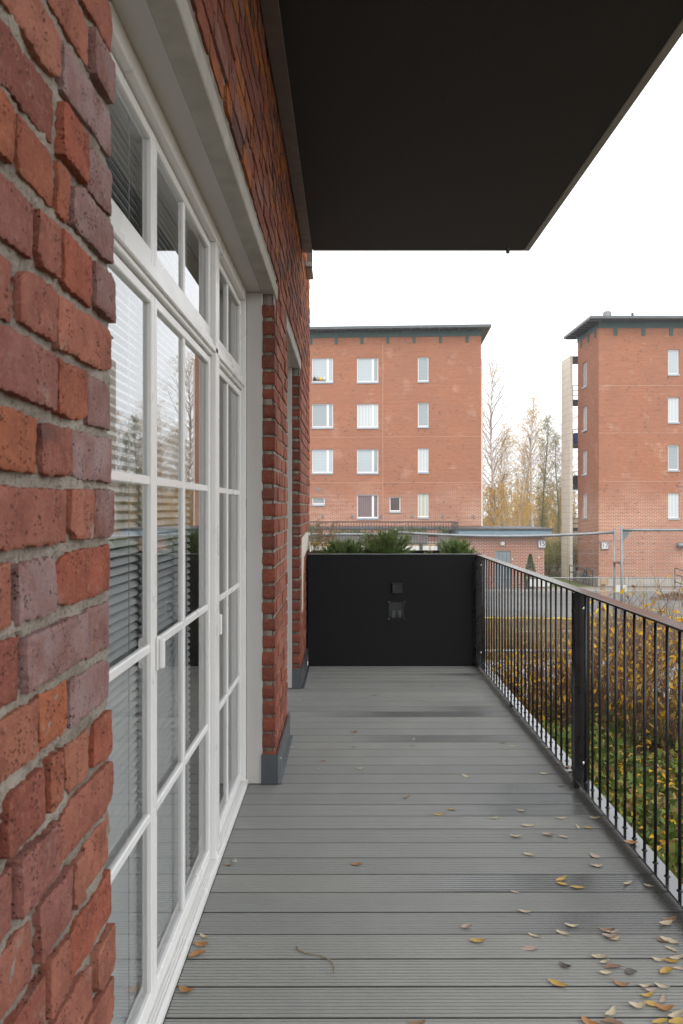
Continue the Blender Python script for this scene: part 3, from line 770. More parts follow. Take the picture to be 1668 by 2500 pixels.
# string courses and the expansion joint
_, zj1 = az(300, 966); _, zj2 = az(900, 1313); xj, _ = az(611, 600)
m = MB(); m.box(-15, -.001, -.012, -.0005, zj1, zj1 + .03); m.build('string_course', STRING, bA)
m = MB(); m.box(-15, -.001, -.012, -.0005, zj2, zj2 + .03); m.build('string_course', STRING, bA)
m = MB(); m.box(xj - .02, xj + .02, -.016, -.0125, -1, TOPA - .3); m.build('expansion_joint', STRING, bA)
rf = MB(); rf.quads([(-15.5, -.75, 13.02), (.55, -.75, 13.02), (.55, 11.6, 13.02), (-15.5, 11.6, 13.02), (-15.5, -.75, 12.86), (.55, -.75, 12.86), (.55, 11.6, 12.86), (-15.5, 11.6, 12.86)],
    [(0,1,2,3),(7,6,5,4),(4,5,1,0),(5,6,2,1),(6,7,3,2),(7,4,0,3)]); roofA = rf.build('roof', ROOFM, bA)
MB().box(-15, .02, -.06, 11.1, TOPA + .001, 12.858).build('eaves_band', GREEN, roofA)
for i in range(26): x = -15.3 + i * .6; MB().box(x, x + .06, -.70, -.061, 12.76, 12.858).build('rafter', DARKMETAL, roofA)
for zx in (60, 254, 452, 650, 851, 1052, 1255):
    lx, _ = az(zx, 200); MB().box(lx - .1, lx + .1, -.05, -.001, TOPA - .42, TOPA).build('bracket', GREEN, roofA)
lx, lz = az(120, 1363); MB().tube([(lx, -.03, lz), (lx, -.001, lz)], .13, 14).build('vent', GALV, bA)
for zx in (148, 378, 596, 834, 1070, 1305):
    lx, lz = az(zx, 1568); MB().box(lx - .05, lx + .05, -.08, -.001, lz - .11, lz + .11, .01).build('wall_lamp', GALV, bA)
MB().box(-.001 + .004, .14, .3, 1.5, -3.2, 11.05).build('stair_cladding', CREAM, bA)
for i in range(32): z = -2.9 + i * .44; MB().box(.003, .145, .295, 1.502, z, z + .012).build('cladding_joint', CREAMJ, bA)
# the ornaments on a window ledge
for i, cc in enumerate((MATS['sign_black'], MATS['raw_timber'], YHOSE, SIGNW)):
    lx, lz = az(88 + i * 25, 536); MB().tube([(lx, .06, lz + .06), (lx, .06, lz + .14), (lx, .06, lz + .24), (lx, .06, lz + .33)], [.08, .11, .06, .01], 8).build('ledge_ornament', cc, bA, True)

# --- block B
YB = 45.0
bB = thing('corner_apartment_block', 'red brick apartment block marked 17 beside a cream stair tower', 'building', (15.02, YB, 0))
def bz(zx, zy, Y=YB): p = at(1140 + zx / 2.97, 760 + zy / 2.97, Y); return p.x - 15.02, p.z
TOPB = bz(957, 122)[1]
wins = []
for i, (a, b) in enumerate(((276, 455), (622, 802), (969, 1150), (1317, 1498))):
    (x0, z1), (x1, z0) = bz(1459, a), bz(1540, b); wins.append((x0, x1, z0, z1, (P_BLIND, P_CURT, P_GREY, P_CURT)[i]))
    wins.append((x0 + 4.2, x1 + 4.9, z0, z1, P_BLIND))
facade(bB, 0, 12, -2.62, TOPB, [w_[:4] for w_ in wins], FBRICK)
for w_ in wins: far_window(bB, *w_)
mB = MB(); mB.box(.142, 12, .142, 4.1, -2.62, TOPB - .01); mB.box(3.3, 12, 4.1, 12, -2.62, TOPB - .01); mB.build('block_body', FBRICK, bB)
# left side wall: local frame turned so that its outer face looks to -X
sw = obj('side_wall_frame', None, bB, (0, 4.1, 0)); sw.rotation_euler = (0, 0, -math.pi / 2); sw.empty_display_size = .1
swins = []
for i, (a, b) in enumerate(((368, 545), (688, 862), (1008, 1180), (1326, 1496))):
    Yw = YB + 2.75; z1 = at(0, 760 + a / 2.97, Yw).z; z0 = at(0, 760 + b / 2.97, Yw).z
    swins.append((.95, 1.85, z0, z1, (P_GREY, P_BLIND, P_BLIND, P_CURT)[i]))
def side_wall():
    xs0 = [(w_[0], w_[1], w_[2], w_[3]) for w_ in swins]
    return facade(sw, 0, 3.958 + .0, -2.62, TOPB, xs0, FBRICK)
side_wall()
for w_ in swins: far_window(sw, *w_)
for ch in list(sw.children): ch.parent = bB; ch.location = sw.location; ch.rotation_euler = sw.rotation_euler
bpy.data.objects.remove(sw)
MB().box(-.06, 12.02, -.06, 4.16, -3.35, -2.625).build('foundation', FCONC, bB)
m = MB(); x0, x1, y0, y1 = -.75, 12.6, -.75, 4.75; zt, zb = TOPB + .55, TOPB + .40
m.box(x0, x1, y0, y1, zb, zt); m.box(2.9, x1, y1, 12.6, zb, zt); roofB = m.build('roof', ROOFM, bB)
MB().box(-.03, 12.03, -.03, 4.13, TOPB + .001, zb - .001).build('eaves_band', GREEN, roofB)
for zx in (1078, 1280, 1481):
    lx, _ = bz(zx, 150); MB().box(lx - .11, lx + .11, -.05, -.001, TOPB - .45, TOPB).build('bracket', GREEN, roofB)
for yy in (.6, 1.9, 3.3): MB().box(-.05, -.001, yy - .1, yy + .1, TOPB - .45, TOPB).build('bracket', GREEN, roofB)
for i in range(9): MB().box(-.72, -.031, -.5 + i * .6, -.44 + i * .6, zb - .11, zb - .001).build('rafter', DARKMETAL, roofB)
lx, _ = bz(1068, 60); MB().tube([(lx, 1.2, zt), (lx, 1.2, zt + .68), (lx, 1.2, zt + .76)], [.26, .26, .18], 12).build('roof_vent', GALV, roofB)
lx, _ = bz(1256, 60); MB().tube([(lx, 1.2, zt), (lx, 1.2, zt + .66)], .08, 8).build('roof_pipe', DARKMETAL, roofB)
for zy in (540, 884, 1235):
    _, zz = bz(1000, zy); MB().box(-.012, 12, -.012, -.0005, zz, zz + .03).build('string_course', STRING, bB)
# cream stair tower slab and balconies
CX0, CX1 = -.44, -.27
tz = at(0, 868, 49.3).z
m = MB(); m.box(CX0, CX1, 4.3, 6.3, -3.3, tz); tower = m.build('stair_tower', CREAM, bB)
nz_ = int((tz + 3.2) / .43)
for i in range(nz_): z = -3.1 + i * .43; MB().box(CX0 - .004, CX1 + .004, 4.296, 6.3, z, z + .014).build('cladding_joint', CREAMJ, tower)
for i, zy in enumerate((336, 650, 966, 1276, 1580)):
    zz = at(0, 760 + zy / 2.97, 49.3).z
    bl = MB().box(CX1 + .001, 1.6, 4.32, 5.9, zz - .13, zz + .1).build('balcony', DARKMETAL, bB)
    if i:
        for h in (.35, .65, .98): MB().box(CX1 + .002, 1.5, 4.33, 4.36, zz + h, zz + h + .05).build('balcony_rail', DARKMETAL, bl)
        for q in range(4): MB().box(CX1 + .02 + q * .42, CX1 + .05 + q * .42, 4.365, 4.385, zz + .1, zz + .98).build('baluster', DARKMETAL, bl)
        if i in (2, 3): MB().box(-.1, .6, 4.6, 4.9, zz + .1, zz + .8, .08).build('balcony_chair', (None, None, simple('blue_cushion', (.06, .10, .30)), DARKMETAL)[i], bl)
def number_sign(px, py, Y, txt, label):
    c_ = at(px, py, Y); t = thing('house_number_sign', label, 'sign', (c_.x, Y, c_.z))
    MB().box(-.24, .24, -.10, -.002, -.24, .24, .02).build('sign_box', GALV, t)
    MB().box(-.18, .18, -.108, -.1005, -.18, .18).build('sign_face', SIGNW, t)
    cu = bpy.data.curves.new('digits', 'FONT'); cu.body = txt; cu.size = .36; cu.align_x = 'CENTER'; cu.align_y = 'CENTER'; cu.extrude = .002
    tmp = bpy.data.objects.new('tmp', cu); col.objects.link(tmp); dg = bpy.context.evaluated_depsgraph_get()
    me = bpy.data.meshes.new_from_object(tmp.evaluated_get(dg)); bpy.data.objects.remove(tmp); me.materials.append(SIGNB)
    o = obj('digits', me, t, (0, -.112, 0)); o.rotation_euler = (R(90), 0, 0)
number_sign(1476, 1332, YB, '17', 'grey box sign with number 17 on the brick corner')
c_ = at(1660, 1331, YB); wl = thing('wall_lamp', 'grey cylinder lamp on the brick wall beyond the sign 17', 'lamp', (c_.x, YB, c_.z))
MB().tube([(0, -.002, .05), (0, -.2, .05)], .04, 8).build('arm', GALV, wl); MB().tube([(-.22, -.2, 0), (.22, -.2, 0)], .16, 12).build('lamp_head', GALV, wl, True)

# --- garage with roof terrace
YG = 42.0
ga = thing('garage', 'low red brick garage with blue-grey fascia and grey door', 'building', (0, YG, 0))
gx1 = at(1329, 0, YG).x
d0, d1 = at(1209, 1345, YG), at(1247, 1437, YG)
facade(ga, -9, gx1, -3.05, -.1, [(d0.x, d1.x, -3.05, d0.z)], FBRICK_G)
MB().box(-8.98, gx1 - .002, .142, 5.0, -3.05, -.11).build('garage_body', FBRICK_G, ga)
dr = MB().box(d0.x + .002, d1.x - .002, .05, .10, -3.0, d0.z - .002).build('door', DOORG, ga)
for q in range(1, 4): MB().box(d0.x + q * (d1.x - d0.x) / 4 - .008, d0.x + q * (d1.x - d0.x) / 4 + .008, .043, .0495, -2.95, d0.z - .05).build('door_groove', DARKMETAL, dr)
MB().box(d1.x - .2, d1.x - .08, .0, .049, -2.0, -1.95).build('handle', BOLT, dr)
f0, f1 = at(0, 1294, YG).z, at(0, 1310, YG).z
MB().box(5.95, at(1347, 0, YG - .4).x, -.45, 5.3, f1, f0, .02).build('fascia', BLUEF, ga)
MB().box(-9, at(1347, 0, YG - .4).x + .03, -.5, 5.35, f0 + .001, f0 + .10).build('roof', DARKMETAL, ga)
c_ = at(1226, 1327, YG); MB().box(c_.x - .11, c_.x + .11, -.16, -.001, c_.z - .1, c_.z + .1, .02).build('door_lamp', SIGNW, ga)
for (px, py) in ((1316, 1361), (1251, 1365)): c_ = at(px, py, YG); MB().box(c_.x - .03, c_.x + .03, -.03, -.001, c_.z - .05, c_.z + .05).build('wall_socket', SIGNW, ga)
number_sign(1322, 1328, YG, '15', 'grey box sign with number 15 at the garage corner')
# terrace in front of block A, its white front wall and wooden floor
te = thing('roof_terrace', 'wooden roof terrace on a white wall in front of the apartment block', 'terrace', (0, 38, 0))
tx1 = at(1114, 0, 38).x
MB().box(-9, tx1, 0, 3.5, -3.0, -.42).build('front_wall', simple('terrace_white_wall', (.62, .60, .56), .7), te)
for i in range(12): MB().box(-9, tx1 - .02, .05 + i * .29, .05 + i * .29 + .27, -.418, -.36).build('floor_board', TIMBER, te)
for px in (1028, 1072): c_ = at(px, 1333, 38); MB().box(c_.x - .08, c_.x + .08, -.06, -.001, c_.z - .2, c_.z + .12).build('wall_bracket', DARKMETAL, te)
rl = thing('terrace_railing', 'dark upright-bar railing round the roof terrace', 'railing', (0, 38, 0))
ra = at(1103, 1273, 38); za = ra.z
MB().box(-9, ra.x, -.03, .03, za - .05, za, .005).build('top_rail', DARKMETAL, rl)
MB().box(-9, ra.x, -.02, .02, -.30, -.26).build('bottom_rail', DARKMETAL, rl)
bmh = MB().box(-.012, .012, -.012, .012, -.26, za - .05).mesh('baluster', DARKMETAL)
x = ra.x
while x > -3.6: obj('baluster', bmh, rl, (x, 0, 0)); x -= .145
rb = at(1119, 1278, 36.6)
p = MB(); p.tube([(ra.x, 0, za - .02), (rb.x, -1.4, za - .02)], .03, 6); p.tube([(ra.x, 0, -.28), (rb.x, -1.4, -.28)], .025, 6); p.build('end_rail', DARKMETAL, rl)
for q in range(1, 9):
    f = q / 8; obj('baluster', bmh, rl, (ra.x + (rb.x - ra.x) * f, -1.4 * f, 0))

# --- leaf helper
def leaf(m, p, d, up, L, W, bend=.2):
    d = d.normalized(); s_ = d.cross(up)
    if s_.length < 1e-4: s_ = d.cross(Vector((1, 0, .3)))
    s_.normalize(); u = s_.cross(d)
    a = p; b1 = p + d * L * .45 + s_ * W + u * bend * L * .4; b2 = p + d * L * .45 - s_ * W + u * bend * L * .4; e = p + d * L - u * bend * L * .3
    mid = p + d * L * .5 - u * .02 * L
    n = len(m.v); m.v += [tuple(a), tuple(b1), tuple(e), tuple(b2), tuple(mid)]; m.f += [(n, n+1, n+4), (n+1, n+2, n+4), (n+2, n+3, n+4), (n+3, n, n+4)]
def rv(rr): 
    v_ = Vector((rr.gauss(0, 1), rr.gauss(0, 1), rr.gauss(0, 1))); return v_.normalized()

def juniper_mesh(seed, w_, h, n):
    rr = random.Random(seed); m = MB(); s_ = MB()
    for i in range(n):
        a = rr.random() * 2 * math.pi; el = rr.uniform(.15, 1.35); L = rr.uniform(.6, 1) * (h * math.sin(el) + w_ * math.cos(el))
        d = Vector((math.cos(a) * math.cos(el), math.sin(a) * math.cos(el), math.sin(el)))
        p = Vector((rr.uniform(-.2, .2) * w_, rr.uniform(-.15, .15) * w_, 0)); st = p.copy(); steps = 9; pts = [p.copy()]
        for k_ in range(steps):
            d = (d + rv(rr) * .13 + Vector((0, 0, .02))).normalized(); p = p + d * L / steps; pts.append(p.copy())
            if k_ < 2: continue
            for q in range(11):
                dd = (d * 1.0 + rv(rr) * .8).normalized(); ln_ = rr.uniform(.018, .036)
                sd_ = dd.cross(rv(rr)).normalized() * .0034; b_ = p - d * rr.random() * L / steps
                m.face([b_ - sd_, b_ + sd_, b_ + dd * ln_])
        s_.tube(pts, [.003] * (steps) + [.001], 3, False)
    return m, s_
def shrubify(name, label, cat, loc, leaves, stems, lm, sm, group=None, lname='foliage', sname='stems'):
    t = thing(name, label, cat, loc, 0, group); leaves.build(lname, lm, t)
    if stems: stems.build(sname, sm, t)
    return t
SZL = .985
for i, (px, w_, h, n, lab, yy) in enumerate(((944, .25, .27, 230, 'tall bushy green juniper in the middle of the black planter', 7.52), (826, .13, .21, 100, 'small dark juniper in the black planter next to the yellow flowers', 7.42), (858, .13, .19, 90, 'low juniper tuft in the planter between two larger junipers', 7.46),
        (1112, .22, .15, 150, 'wide low juniper in the planter by the railing corner', 7.5))):
    l_, s_ = juniper_mesh(40 + i, w_, h, n)
    shrubify('juniper_shrub', lab, 'shrub', ((px - 848) * yy / F_PX, yy, SZL), l_, s_, JUNIPER, STEM, 'junipers in the black planter')
# yellow flowers, dry grassy plant, seedling
rr = random.Random(3); m = MB(); s_ = MB()
for i in range(16):
    p = Vector((rr.uniform(-.08, .08), rr.uniform(-.06, .06), 0)); q = p + Vector((rr.uniform(-.03, .03), rr.uniform(-.03, .03), rr.uniform(.10, .19))); s_.tube([p, q], .0018, 3, False)
    for k_ in range(8): a = k_ * .785; leaf(m, q, Vector((math.cos(a), math.sin(a), .25)), Vector((0, 0, 1)), .028, .009)
shrubify('yellow_flower_plant', 'small plant with bright yellow flowers in the planter corner', 'flower', ((779 - 848) * 7.24 / F_PX, 7.24, SZL), m, s_, YFLOWER, HEDGE, lname='petals').children[0]['kind'] = 'stuff'
m = MB(); s_ = MB()
for i in range(70):
    p = Vector((rr.uniform(-.10, .10), rr.uniform(-.08, .08), 0)); pts = [p]; d = Vector((rr.uniform(-.4, .4), rr.uniform(-.3, .3), 1)).normalized(); L = rr.uniform(.20, .40)
    for k_ in range(5):
        d = (d + rv(rr) * .16).normalized(); pts.append(pts[-1] + d * L / 5)
        if k_ > 1:
            for q in range(6): leaf(m, pts[-1], (d + rv(rr) * 1.2), rv(rr), rr.uniform(.012, .024), .004)
    s_.tube(pts, .0017, 3, False)
shrubify('dry_seed_plant', 'dry brown wispy seed-head plant in the planter beside the wall', 'plant', ((785 - 848) * 7.55 / F_PX, 7.55, SZL), m, s_, leafmat('dry_seed', [(0, (.30, .23, .13)), (1, (.45, .36, .22))]), DRYSTALK, lname='seed_heads')
m = MB(); s_ = MB()
for i in range(7):
    p = Vector((rr.uniform(-.07, .07), rr.uniform(-.03, .03), 0)); q = p + Vector((rr.uniform(-.02, .02), 0, rr.uniform(.05, .12))); s_.tube([p, q], .0016, 3, False)
    for k_ in range(5): leaf(m, p.lerp(q, .4 + .15 * k_), rv(rr) + Vector((0, 0, .5)), Vector((0, 0, 1)), .03, .008)
shrubify('green_seedling', 'thin pale green seedling in the planter between junipers', 'plant', ((1050 - 848) * 7.5 / F_PX, 7.5, SZL), m, s_, GREENLEAF, HEDGE, lname='leaves')

# terrace planters
for i, (px0, px1, lab) in enumerate(((815, 895, 'long grey wooden trough with low green shrubs on the roof terrace'), (960, 1042, 'grey wooden trough with tall leafy green shrubs on the roof terrace'), (1070, 1094, 'square grey wooden tub with a single green shrub on the roof terrace'), (738, 775, 'grey wooden trough with bushy shrub half hidden by the house wall'))):
    Y = 38.6; x0, x1 = at(px0, 0, Y).x, at(px1, 0, Y).x; t = thing('wooden_trough', lab, 'planter', ((x0 + x1) / 2, Y, -.358), 0, 'troughs on the roof terrace'); hw = (x1 - x0) / 2
    for q in range(4): MB().box(-hw, hw, -.26, -.22, .02 + q * .12, .13 + q * .12).build('plank', GREYWOOD, t)
    MB().box(-hw, hw, -.219, .26, 0, .44).build('trough_body', GREYWOOD, t)
    m = MB(); rr = random.Random(60 + i); hh = (.32, .50, .55, .6)[i]
    for q in range(int(900 * (x1 - x0) / 1.7)):
        a = rr.uniform(-hw, hw); b_ = rr.gauss(0, .16); z = .40 + hh * rr.random() ** 1.2 * (.6 + .4 * abs(math.sin(a * 5 + i)))
        leaf(m, Vector((a, b_, z)), rv(rr) + Vector((0, 0, .6)), rv(rr), .10, .022)
    m.build('shrub_foliage', HEDGE, t)

# ------------------------------------------------------------------ site fence and yard things
def fence_panel(px0, px1, Y, label, ztop, zbot, step, sag=0, tilt=0):
    x0, x1 = (px0 - 848) * Y / F_PX, (px1 - 848) * Y / F_PX; t = thing('site_fence_panel', label, 'fence', (x0, Y, zbot), 0, 'site fence panels'); L = x1 - x0; H = ztop - zbot
    top = [(L * i / 10, 0, H - sag * math.sin(math.pi * i / 10)) for i in range(11)]
    MB().tube(top, .021, 8).build('top_tube', GALV, t, True); MB().tube([(0, 0, .10), (L, 0, .10)], .02, 8).build('bottom_tube', GALV, t, True)
    for xx in (0, L): MB().tube([(xx, 0, -.05), (xx, 0, H + .06)], .021, 8).build('post', GALV, t, True)
    m = MB(); n_ = int(L / step)
    for i in range(1, n_):
        xx = L * i / n_; h = H - sag * math.sin(math.pi * xx / L); m.tube([(xx, .012, .10), (xx, .012, h)], .0019, 3, False)
    for j in range(1, int(H / (step * 2)) + 1): m.tube([(0, .014, .1 + j * step * 2 * .93), (L, .014, .1 + j * step * 2 * .93)], .0019, 3, False)
    stuff(m.build('wire_mesh', GALV, t))
    MB().box(-.12, .12, -.32, .32, -.16, -.03, .02).build('foot_block', FCONC, t)
    return t
YF = 11.5
zt = lambda py: CAM_H - (py - 1240) * YF / F_PX
fence_panel(395, 945, YF, 'site fence panel with straight top tube behind the planter shrubs', zt(1305), -.79, .1)
fp2 = fence_panel(965, 1500, YF + .05, 'site fence panel with sagging top tube between garage and number 17', zt(1300), -.79, .1, .06)
fp3 = fence_panel(1518, 2060, YF - .05, 'dense mesh site fence panel with corner gusset in front of number 17', zt(1294), -.79, .055)
m = MB(); m.quads([(.02, -.004, 1.93), (.15, -.004, 1.93), (.02, -.004, 1.78), (.02, .004, 1.93), (.15, .004, 1.93), (.02, .004, 1.78)], [(0,2,1),(3,4,5),(0,1,4,3),(1,2,5,4),(2,0,3,5)])
o = m.build('gusset', GALV, fp3); o.location.z = (zt(1294) + .79) - 1.95
c_ = at(1509, 1373, YF); cl = thing('fence_clamp', 'rusty clamp joining two site fence posts', 'clamp', (c_.x, YF, c_.z))
MB().box(-.075, .075, -.035, .035, -.02, .02, .006).build('clamp_body', RUST, cl); MB().tube([(0, -.07, 0), (0, .03, 0)], .012, 8).build('clamp_bolt', RUST, cl)
# low barriers further off
YL = 20.5
for i, (p0, p1, lab) in enumerate(((1190, 1332, 'low grey barrier panel beyond the site fence by the garage'), (1336, 1526, 'low grey barrier panel beside the timber post'), (1535, 1735, 'low grey barrier panel in front of the asphalt yard'))):
    x0, x1 = (p0 - 848) * YL / F_PX, (p1 - 848) * YL / F_PX; t = thing('yard_barrier', lab, 'barrier', (x0, YL, zg(YL)), 0, 'low barriers along the yard'); L = x1 - x0; H = 1.12
    m = MB(); m.tube([(0, 0, 0), (0, 0, H), (L, 0, H), (L, 0, 0)], .018, 6); m.build('frame', GALV, t)
    m = MB()
    for q in range(1, int(L / .06)): m.tube([(q * .06, 0, .1), (q * .06, 0, H)], .002, 3, False)
    for q in range(1, 6): m.tube([(0, 0, q * .18), (L, 0, q * .18)], .002, 3, False)
    stuff(m.build('wire_mesh', GALV, t))
for (px, py, w_, lab) in ((1318, 1423, .28, 'small white sign plate on the barrier near the potted conifer'), (1513, 1437, .18, 'small white sign plate on the barrier by the fence post')):
    c_ = at(px, py, YL - .03); tag(MB().box(-w_, w_, -.006, .006, -.1, .1, .003).build('sign_plate', SIGNW), lab, 'sign').location = c_
def hose(name, pts, label):
    P = [Vector(p) for p in pts]; out = []
    for i in range(len(P) - 1):
        a, b, c, d = P[max(i-1, 0)], P[i], P[i+1], P[min(i+2, len(P)-1)]
        for k_ in range(8):
            t = k_ / 8; out.append(.5 * ((2*b) + (c-a)*t + (2*a-5*b+4*c-d)*t*t + (3*b-a-3*c+d)*t*t*t))
    out.append(P[-1]); tag(MB().tube(out, .026, 8).build(name, YHOSE, None, True), label, 'hose', 'yellow hoses in the yard')
gY = 20.3
hose('yellow_hose', [(( p - 848) * gY / F_PX, gY + rng.uniform(-.15, .15), zg(gY) + .027) for p in (1100, 1160, 1200, 1240, 1280, 1330, 1370, 1400)] + [at(1435, 1505, gY), at(1455, 1496, gY - .1), at(1467, 1478, gY - .1)], 'yellow hose running along the yard ground up to the timber post')
hose('yellow_hose', [at(1475, 1478, gY - .1), at(1482, 1494, gY - .12), at(1500, 1506, gY)] + [((p - 848) * gY / F_PX, gY + rng.uniform(-.15, .15), zg(gY) + .027) for p in (1540, 1580, 1620, 1668, 1720)], 'yellow hose hanging from the timber post toward the right barrier')
tp = thing('timber_post', 'weathered timber post with cross blocks beside the yellow hoses', 'post', ((1474 - 848) * 20.3 / F_PX, 20.36, zg(20.3)))
MB().box(-.055, .055, -.05, .05, 0, 1.08, .008).build('post', TIMBER, tp)
for z in (.30, .62, .95): MB().box(-.11, .11, -.12, -.051, z, z + .16, .008).build('block', TIMBER, tp)
for (px, py, L, a, lab) in ((1395, 1532, 2.3, .10, 'long pale plank lying on the brown grass'), (1460, 1538, 1.1, -.12, 'short pale plank lying on the brown grass beside the long one')):
    Y = 2.6 * F_PX / (py - 1240); o = tag(MB().box(-L / 2, L / 2, -.06, .06, 0, .05, .004).build('loose_plank', TIMBER), lab, 'plank'); o.location = ((px - 848) * Y / F_PX, Y, zg(Y) + .03); o.rotation_euler = (0, 0, a)
# stair rails by blocks
def pipe_rail(name, label, base, rz, L, H, slope=0):
    t = thing(name, label, 'railing', base, rz)
    for f in (0, .5, 1): MB().tube([(L * f, 0, slope * f * L), (L * f, 0, H + slope * f * L)], .03, 8).build('post', DARKMETAL, t)
    for h in (.35, .7, 1): MB().tube([(0, 0, H * h), (L, 0, H * h + slope * L)], .028, 8).build('rail', DARKMETAL, t)
pipe_rail('entrance_railing', 'dark pipe handrail by the cream stair tower', (13.15, 44.6, zg(44.6)), R(8), 1.45, 1.25, -.22)
pipe_rail('entrance_railing', 'blue-grey pipe handrail on steps beside block 17', (at(1648, 0, 41).x, 41, zg(41)), R(-10), 1.6, 1.15, -.35)
m = MB(); rr = random.Random(9)
for i in range(900):
    a = rr.random() * 6.28; r_ = rr.random() ** .5; leaf(m, Vector((r_ * .95 * math.cos(a), r_ * .6 * math.sin(a), .26 * (1 - r_) + rr.random() * .04)), rv(rr), rv(rr), .10, .03)
o = stuff(m.build('leaf_pile', leafmat('brown_leaf_pile', [(0, (.16, .08, .045)), (1, (.30, .16, .08))]))); Y = 30.; o.location = (at(1648, 0, Y).x, Y, zg(Y))
# potted conifer
pt = thing('potted_conifer', 'small cone-shaped conifer in a dark pot by the garage', 'tree', (at(1295, 0, 40.5).x, 40.5, zg(40.5) + .02))
MB().tube([(0, 0, 0), (0, 0, .5)], [.22, .28], 14).build('pot', DARKMETAL, pt); MB().tube([(0, 0, .45), (0, 0, 1.75)], [.04, .01], 6).build('trunk', STEM, pt)
m = MB()
for i in range(1800):
    z = rr.random(); r_ = .34 * (1 - z) ** .8 * rr.uniform(.5, 1.05); a = rr.random() * 6.28
    leaf(m, Vector((r_ * math.cos(a), r_ * math.sin(a), .5 + z * 1.35)), Vector((math.cos(a), math.sin(a), .9)), rv(rr), .09, .018)
m.build('crown', HEDGE, pt)
# bicycle by the tower
bk = thing('bicycle', 'dark bicycle parked between cream stair tower and brick block', 'bicycle', (14.85, 46.6, zg(46)))
for yy in (0, 1.02):
    pts = [(0, yy + .33 * math.cos(a * .524), .34 + .33 * math.sin(a * .524)) for a in range(13)]; wh = MB().tube(pts, .022, 6).build('wheel', DARKMETAL, bk)
    sp = MB()
    for a in range(6): sp.tube([(0, yy - .3 * math.cos(a * .52), .34 - .3 * math.sin(a * .52)), (0, yy + .3 * math.cos(a * .52), .34 + .3 * math.sin(a * .52))], .004, 3, False)
    sp.build('spokes', BOLT, wh)
fm = MB(); fm.tube([(0, 0, .34), (0, .12, .85), (0, .62, .82), (0, .45, .32), (0, .12, .80)], .02, 6); fm.tube([(0, .62, .90), (0, .45, .32), (0, 1.02, .34), (0, .62, .75)], .02, 6); fm.build('frame', SIGNB, bk)
MB().box(-.08, .08, .55, .80, .92, .97, .02).build('saddle', SIGNB, bk); MB().tube([(-.26, .02, 1.0), (0, .10, 1.0), (.26, .02, 1.0)], .015, 6).build('handlebar', DARKMETAL, bk)
MB().tube([(0, .12, .82), (0, .10, 1.0)], .015, 6).build('stem', DARKMETAL, bk)

# ------------------------------------------------------------------ shrubs below the deck
def autumn_shrub(seed, H, spread, nst, nleaf):
    rr = random.Random(seed); s_ = MB(); l_ = MB()
    for i in range(nst):
        a = rr.random() * 6.28; b = Vector((rr.gauss(0, .12) * spread, rr.gauss(0, .12) * spread, 0)); lean = rr.uniform(.05, .55)
        d = Vector((math.cos(a) * lean, math.sin(a) * lean, 1)).normalized(); L = H * rr.uniform(.55, 1.1); pts = [b]; n_ = 6
        for k_ in range(n_):
            d = (d + rv(rr) * .10 + Vector((0, 0, .03))).normalized(); pts.append(pts[-1] + d * L / n_)
        r0 = rr.uniform(.0025, .0055); s_.tube(pts, [r0 * (1 - .12 * q) for q in range(n_ + 1)], 4, False)
        for k_ in range(2, n_ + 1):
            for q in range(2):
                if rr.random() < .75:
                    e = (d + rv(rr) * .8 + Vector((0, 0, .2))).normalized(); L2 = rr.uniform(.10, .30) * H; p0 = pts[k_]; p1 = p0 + e * L2 * .5; e2 = (e + rv(rr) * .3).normalized(); p2 = p1 + e2 * L2 * .5
                    s_.tube([p0, p1, p2], [.0028, .0022, .0012], 3, False)
                    for g in range(nleaf):
                        if rr.random() < .5:
                            f = rr.random(); pp = p0.lerp(p1, f) if rr.random() < .4 else p1.lerp(p2, f)
                            dd = rv(rr) + Vector((0, 0, -.35)); leaf(l_, pp, dd, rv(rr), rr.uniform(.045, .105), rr.uniform(.012, .026), rr.uniform(-.4, .5))
    return l_, s_
sh_pos = [(2.15, 8.5, .78, 'small yellow-brown shrub nearest the planter end of the railing'), (2.05, 9.25, .62, 'knee-high brown shrub at the gravel behind the thin bars'), (2.55, 8.7, .85, 'low yellow-leaved shrub with brown stems at the edge of the gravel'), (2.75, 8.2, 1.12, 'brown-stemmed shrub with sparse yellow leaves behind the railing post'), (3.3, 8.7, 1.30, 'dense shrub full of yellow leaves behind the railing'),
          (3.15, 7.5, 1.25, 'yellow-brown leafy shrub rising from the green ground cover'), (3.85, 7.9, 1.45, 'tall autumn shrub with ochre leaves below the dense mesh fence'), (4.4, 8.7, 1.40, 'tall autumn shrub close to the site fence'),
          (3.75, 7.0, 1.15, 'ochre-leaved shrub leaning over the ground cover'), (4.5, 7.6, 1.35, 'broad autumn shrub at the outer side of the shrub bed'), (2.95, 9.3, .70, 'small bare brown shrub standing in the gravel'), (5.1, 8.2, 1.4, 'yellow autumn shrub at the far outer end of the shrub bed'), (3.6, 9.4, 1.1, 'twiggy shrub with few leaves beside the gravel and fence')]
for i, (x, y, h, lab) in enumerate(sh_pos):
    l_, s_ = autumn_shrub(200 + i, h, 1.4, 56, 2 if h > 1.2 else 1)
    shrubify('autumn_shrub', lab, 'shrub', (x, y, -.95), l_, s_, AUTUMN, STEM, 'autumn shrubs below the deck', 'leaves', 'stems')
m = MB(); rr = random.Random(17)
for i in range(34000):
    x = rr.uniform(1.35, 6.0); y = rr.uniform(3.0, 9.3)
    d_ = noise.noise((x * 1.3, y * 1.3, 0))
    if d_ < -.5 or (y > 8 and rr.random() < .6): continue
    leaf(m, Vector((x, y, -.95 + rr.random() ** 2 * .22 * (1 + d_))), rv(rr) * .8 + Vector((0, 0, .5)), rv(rr), rr.uniform(.04, .10), rr.uniform(.014, .034), .25)
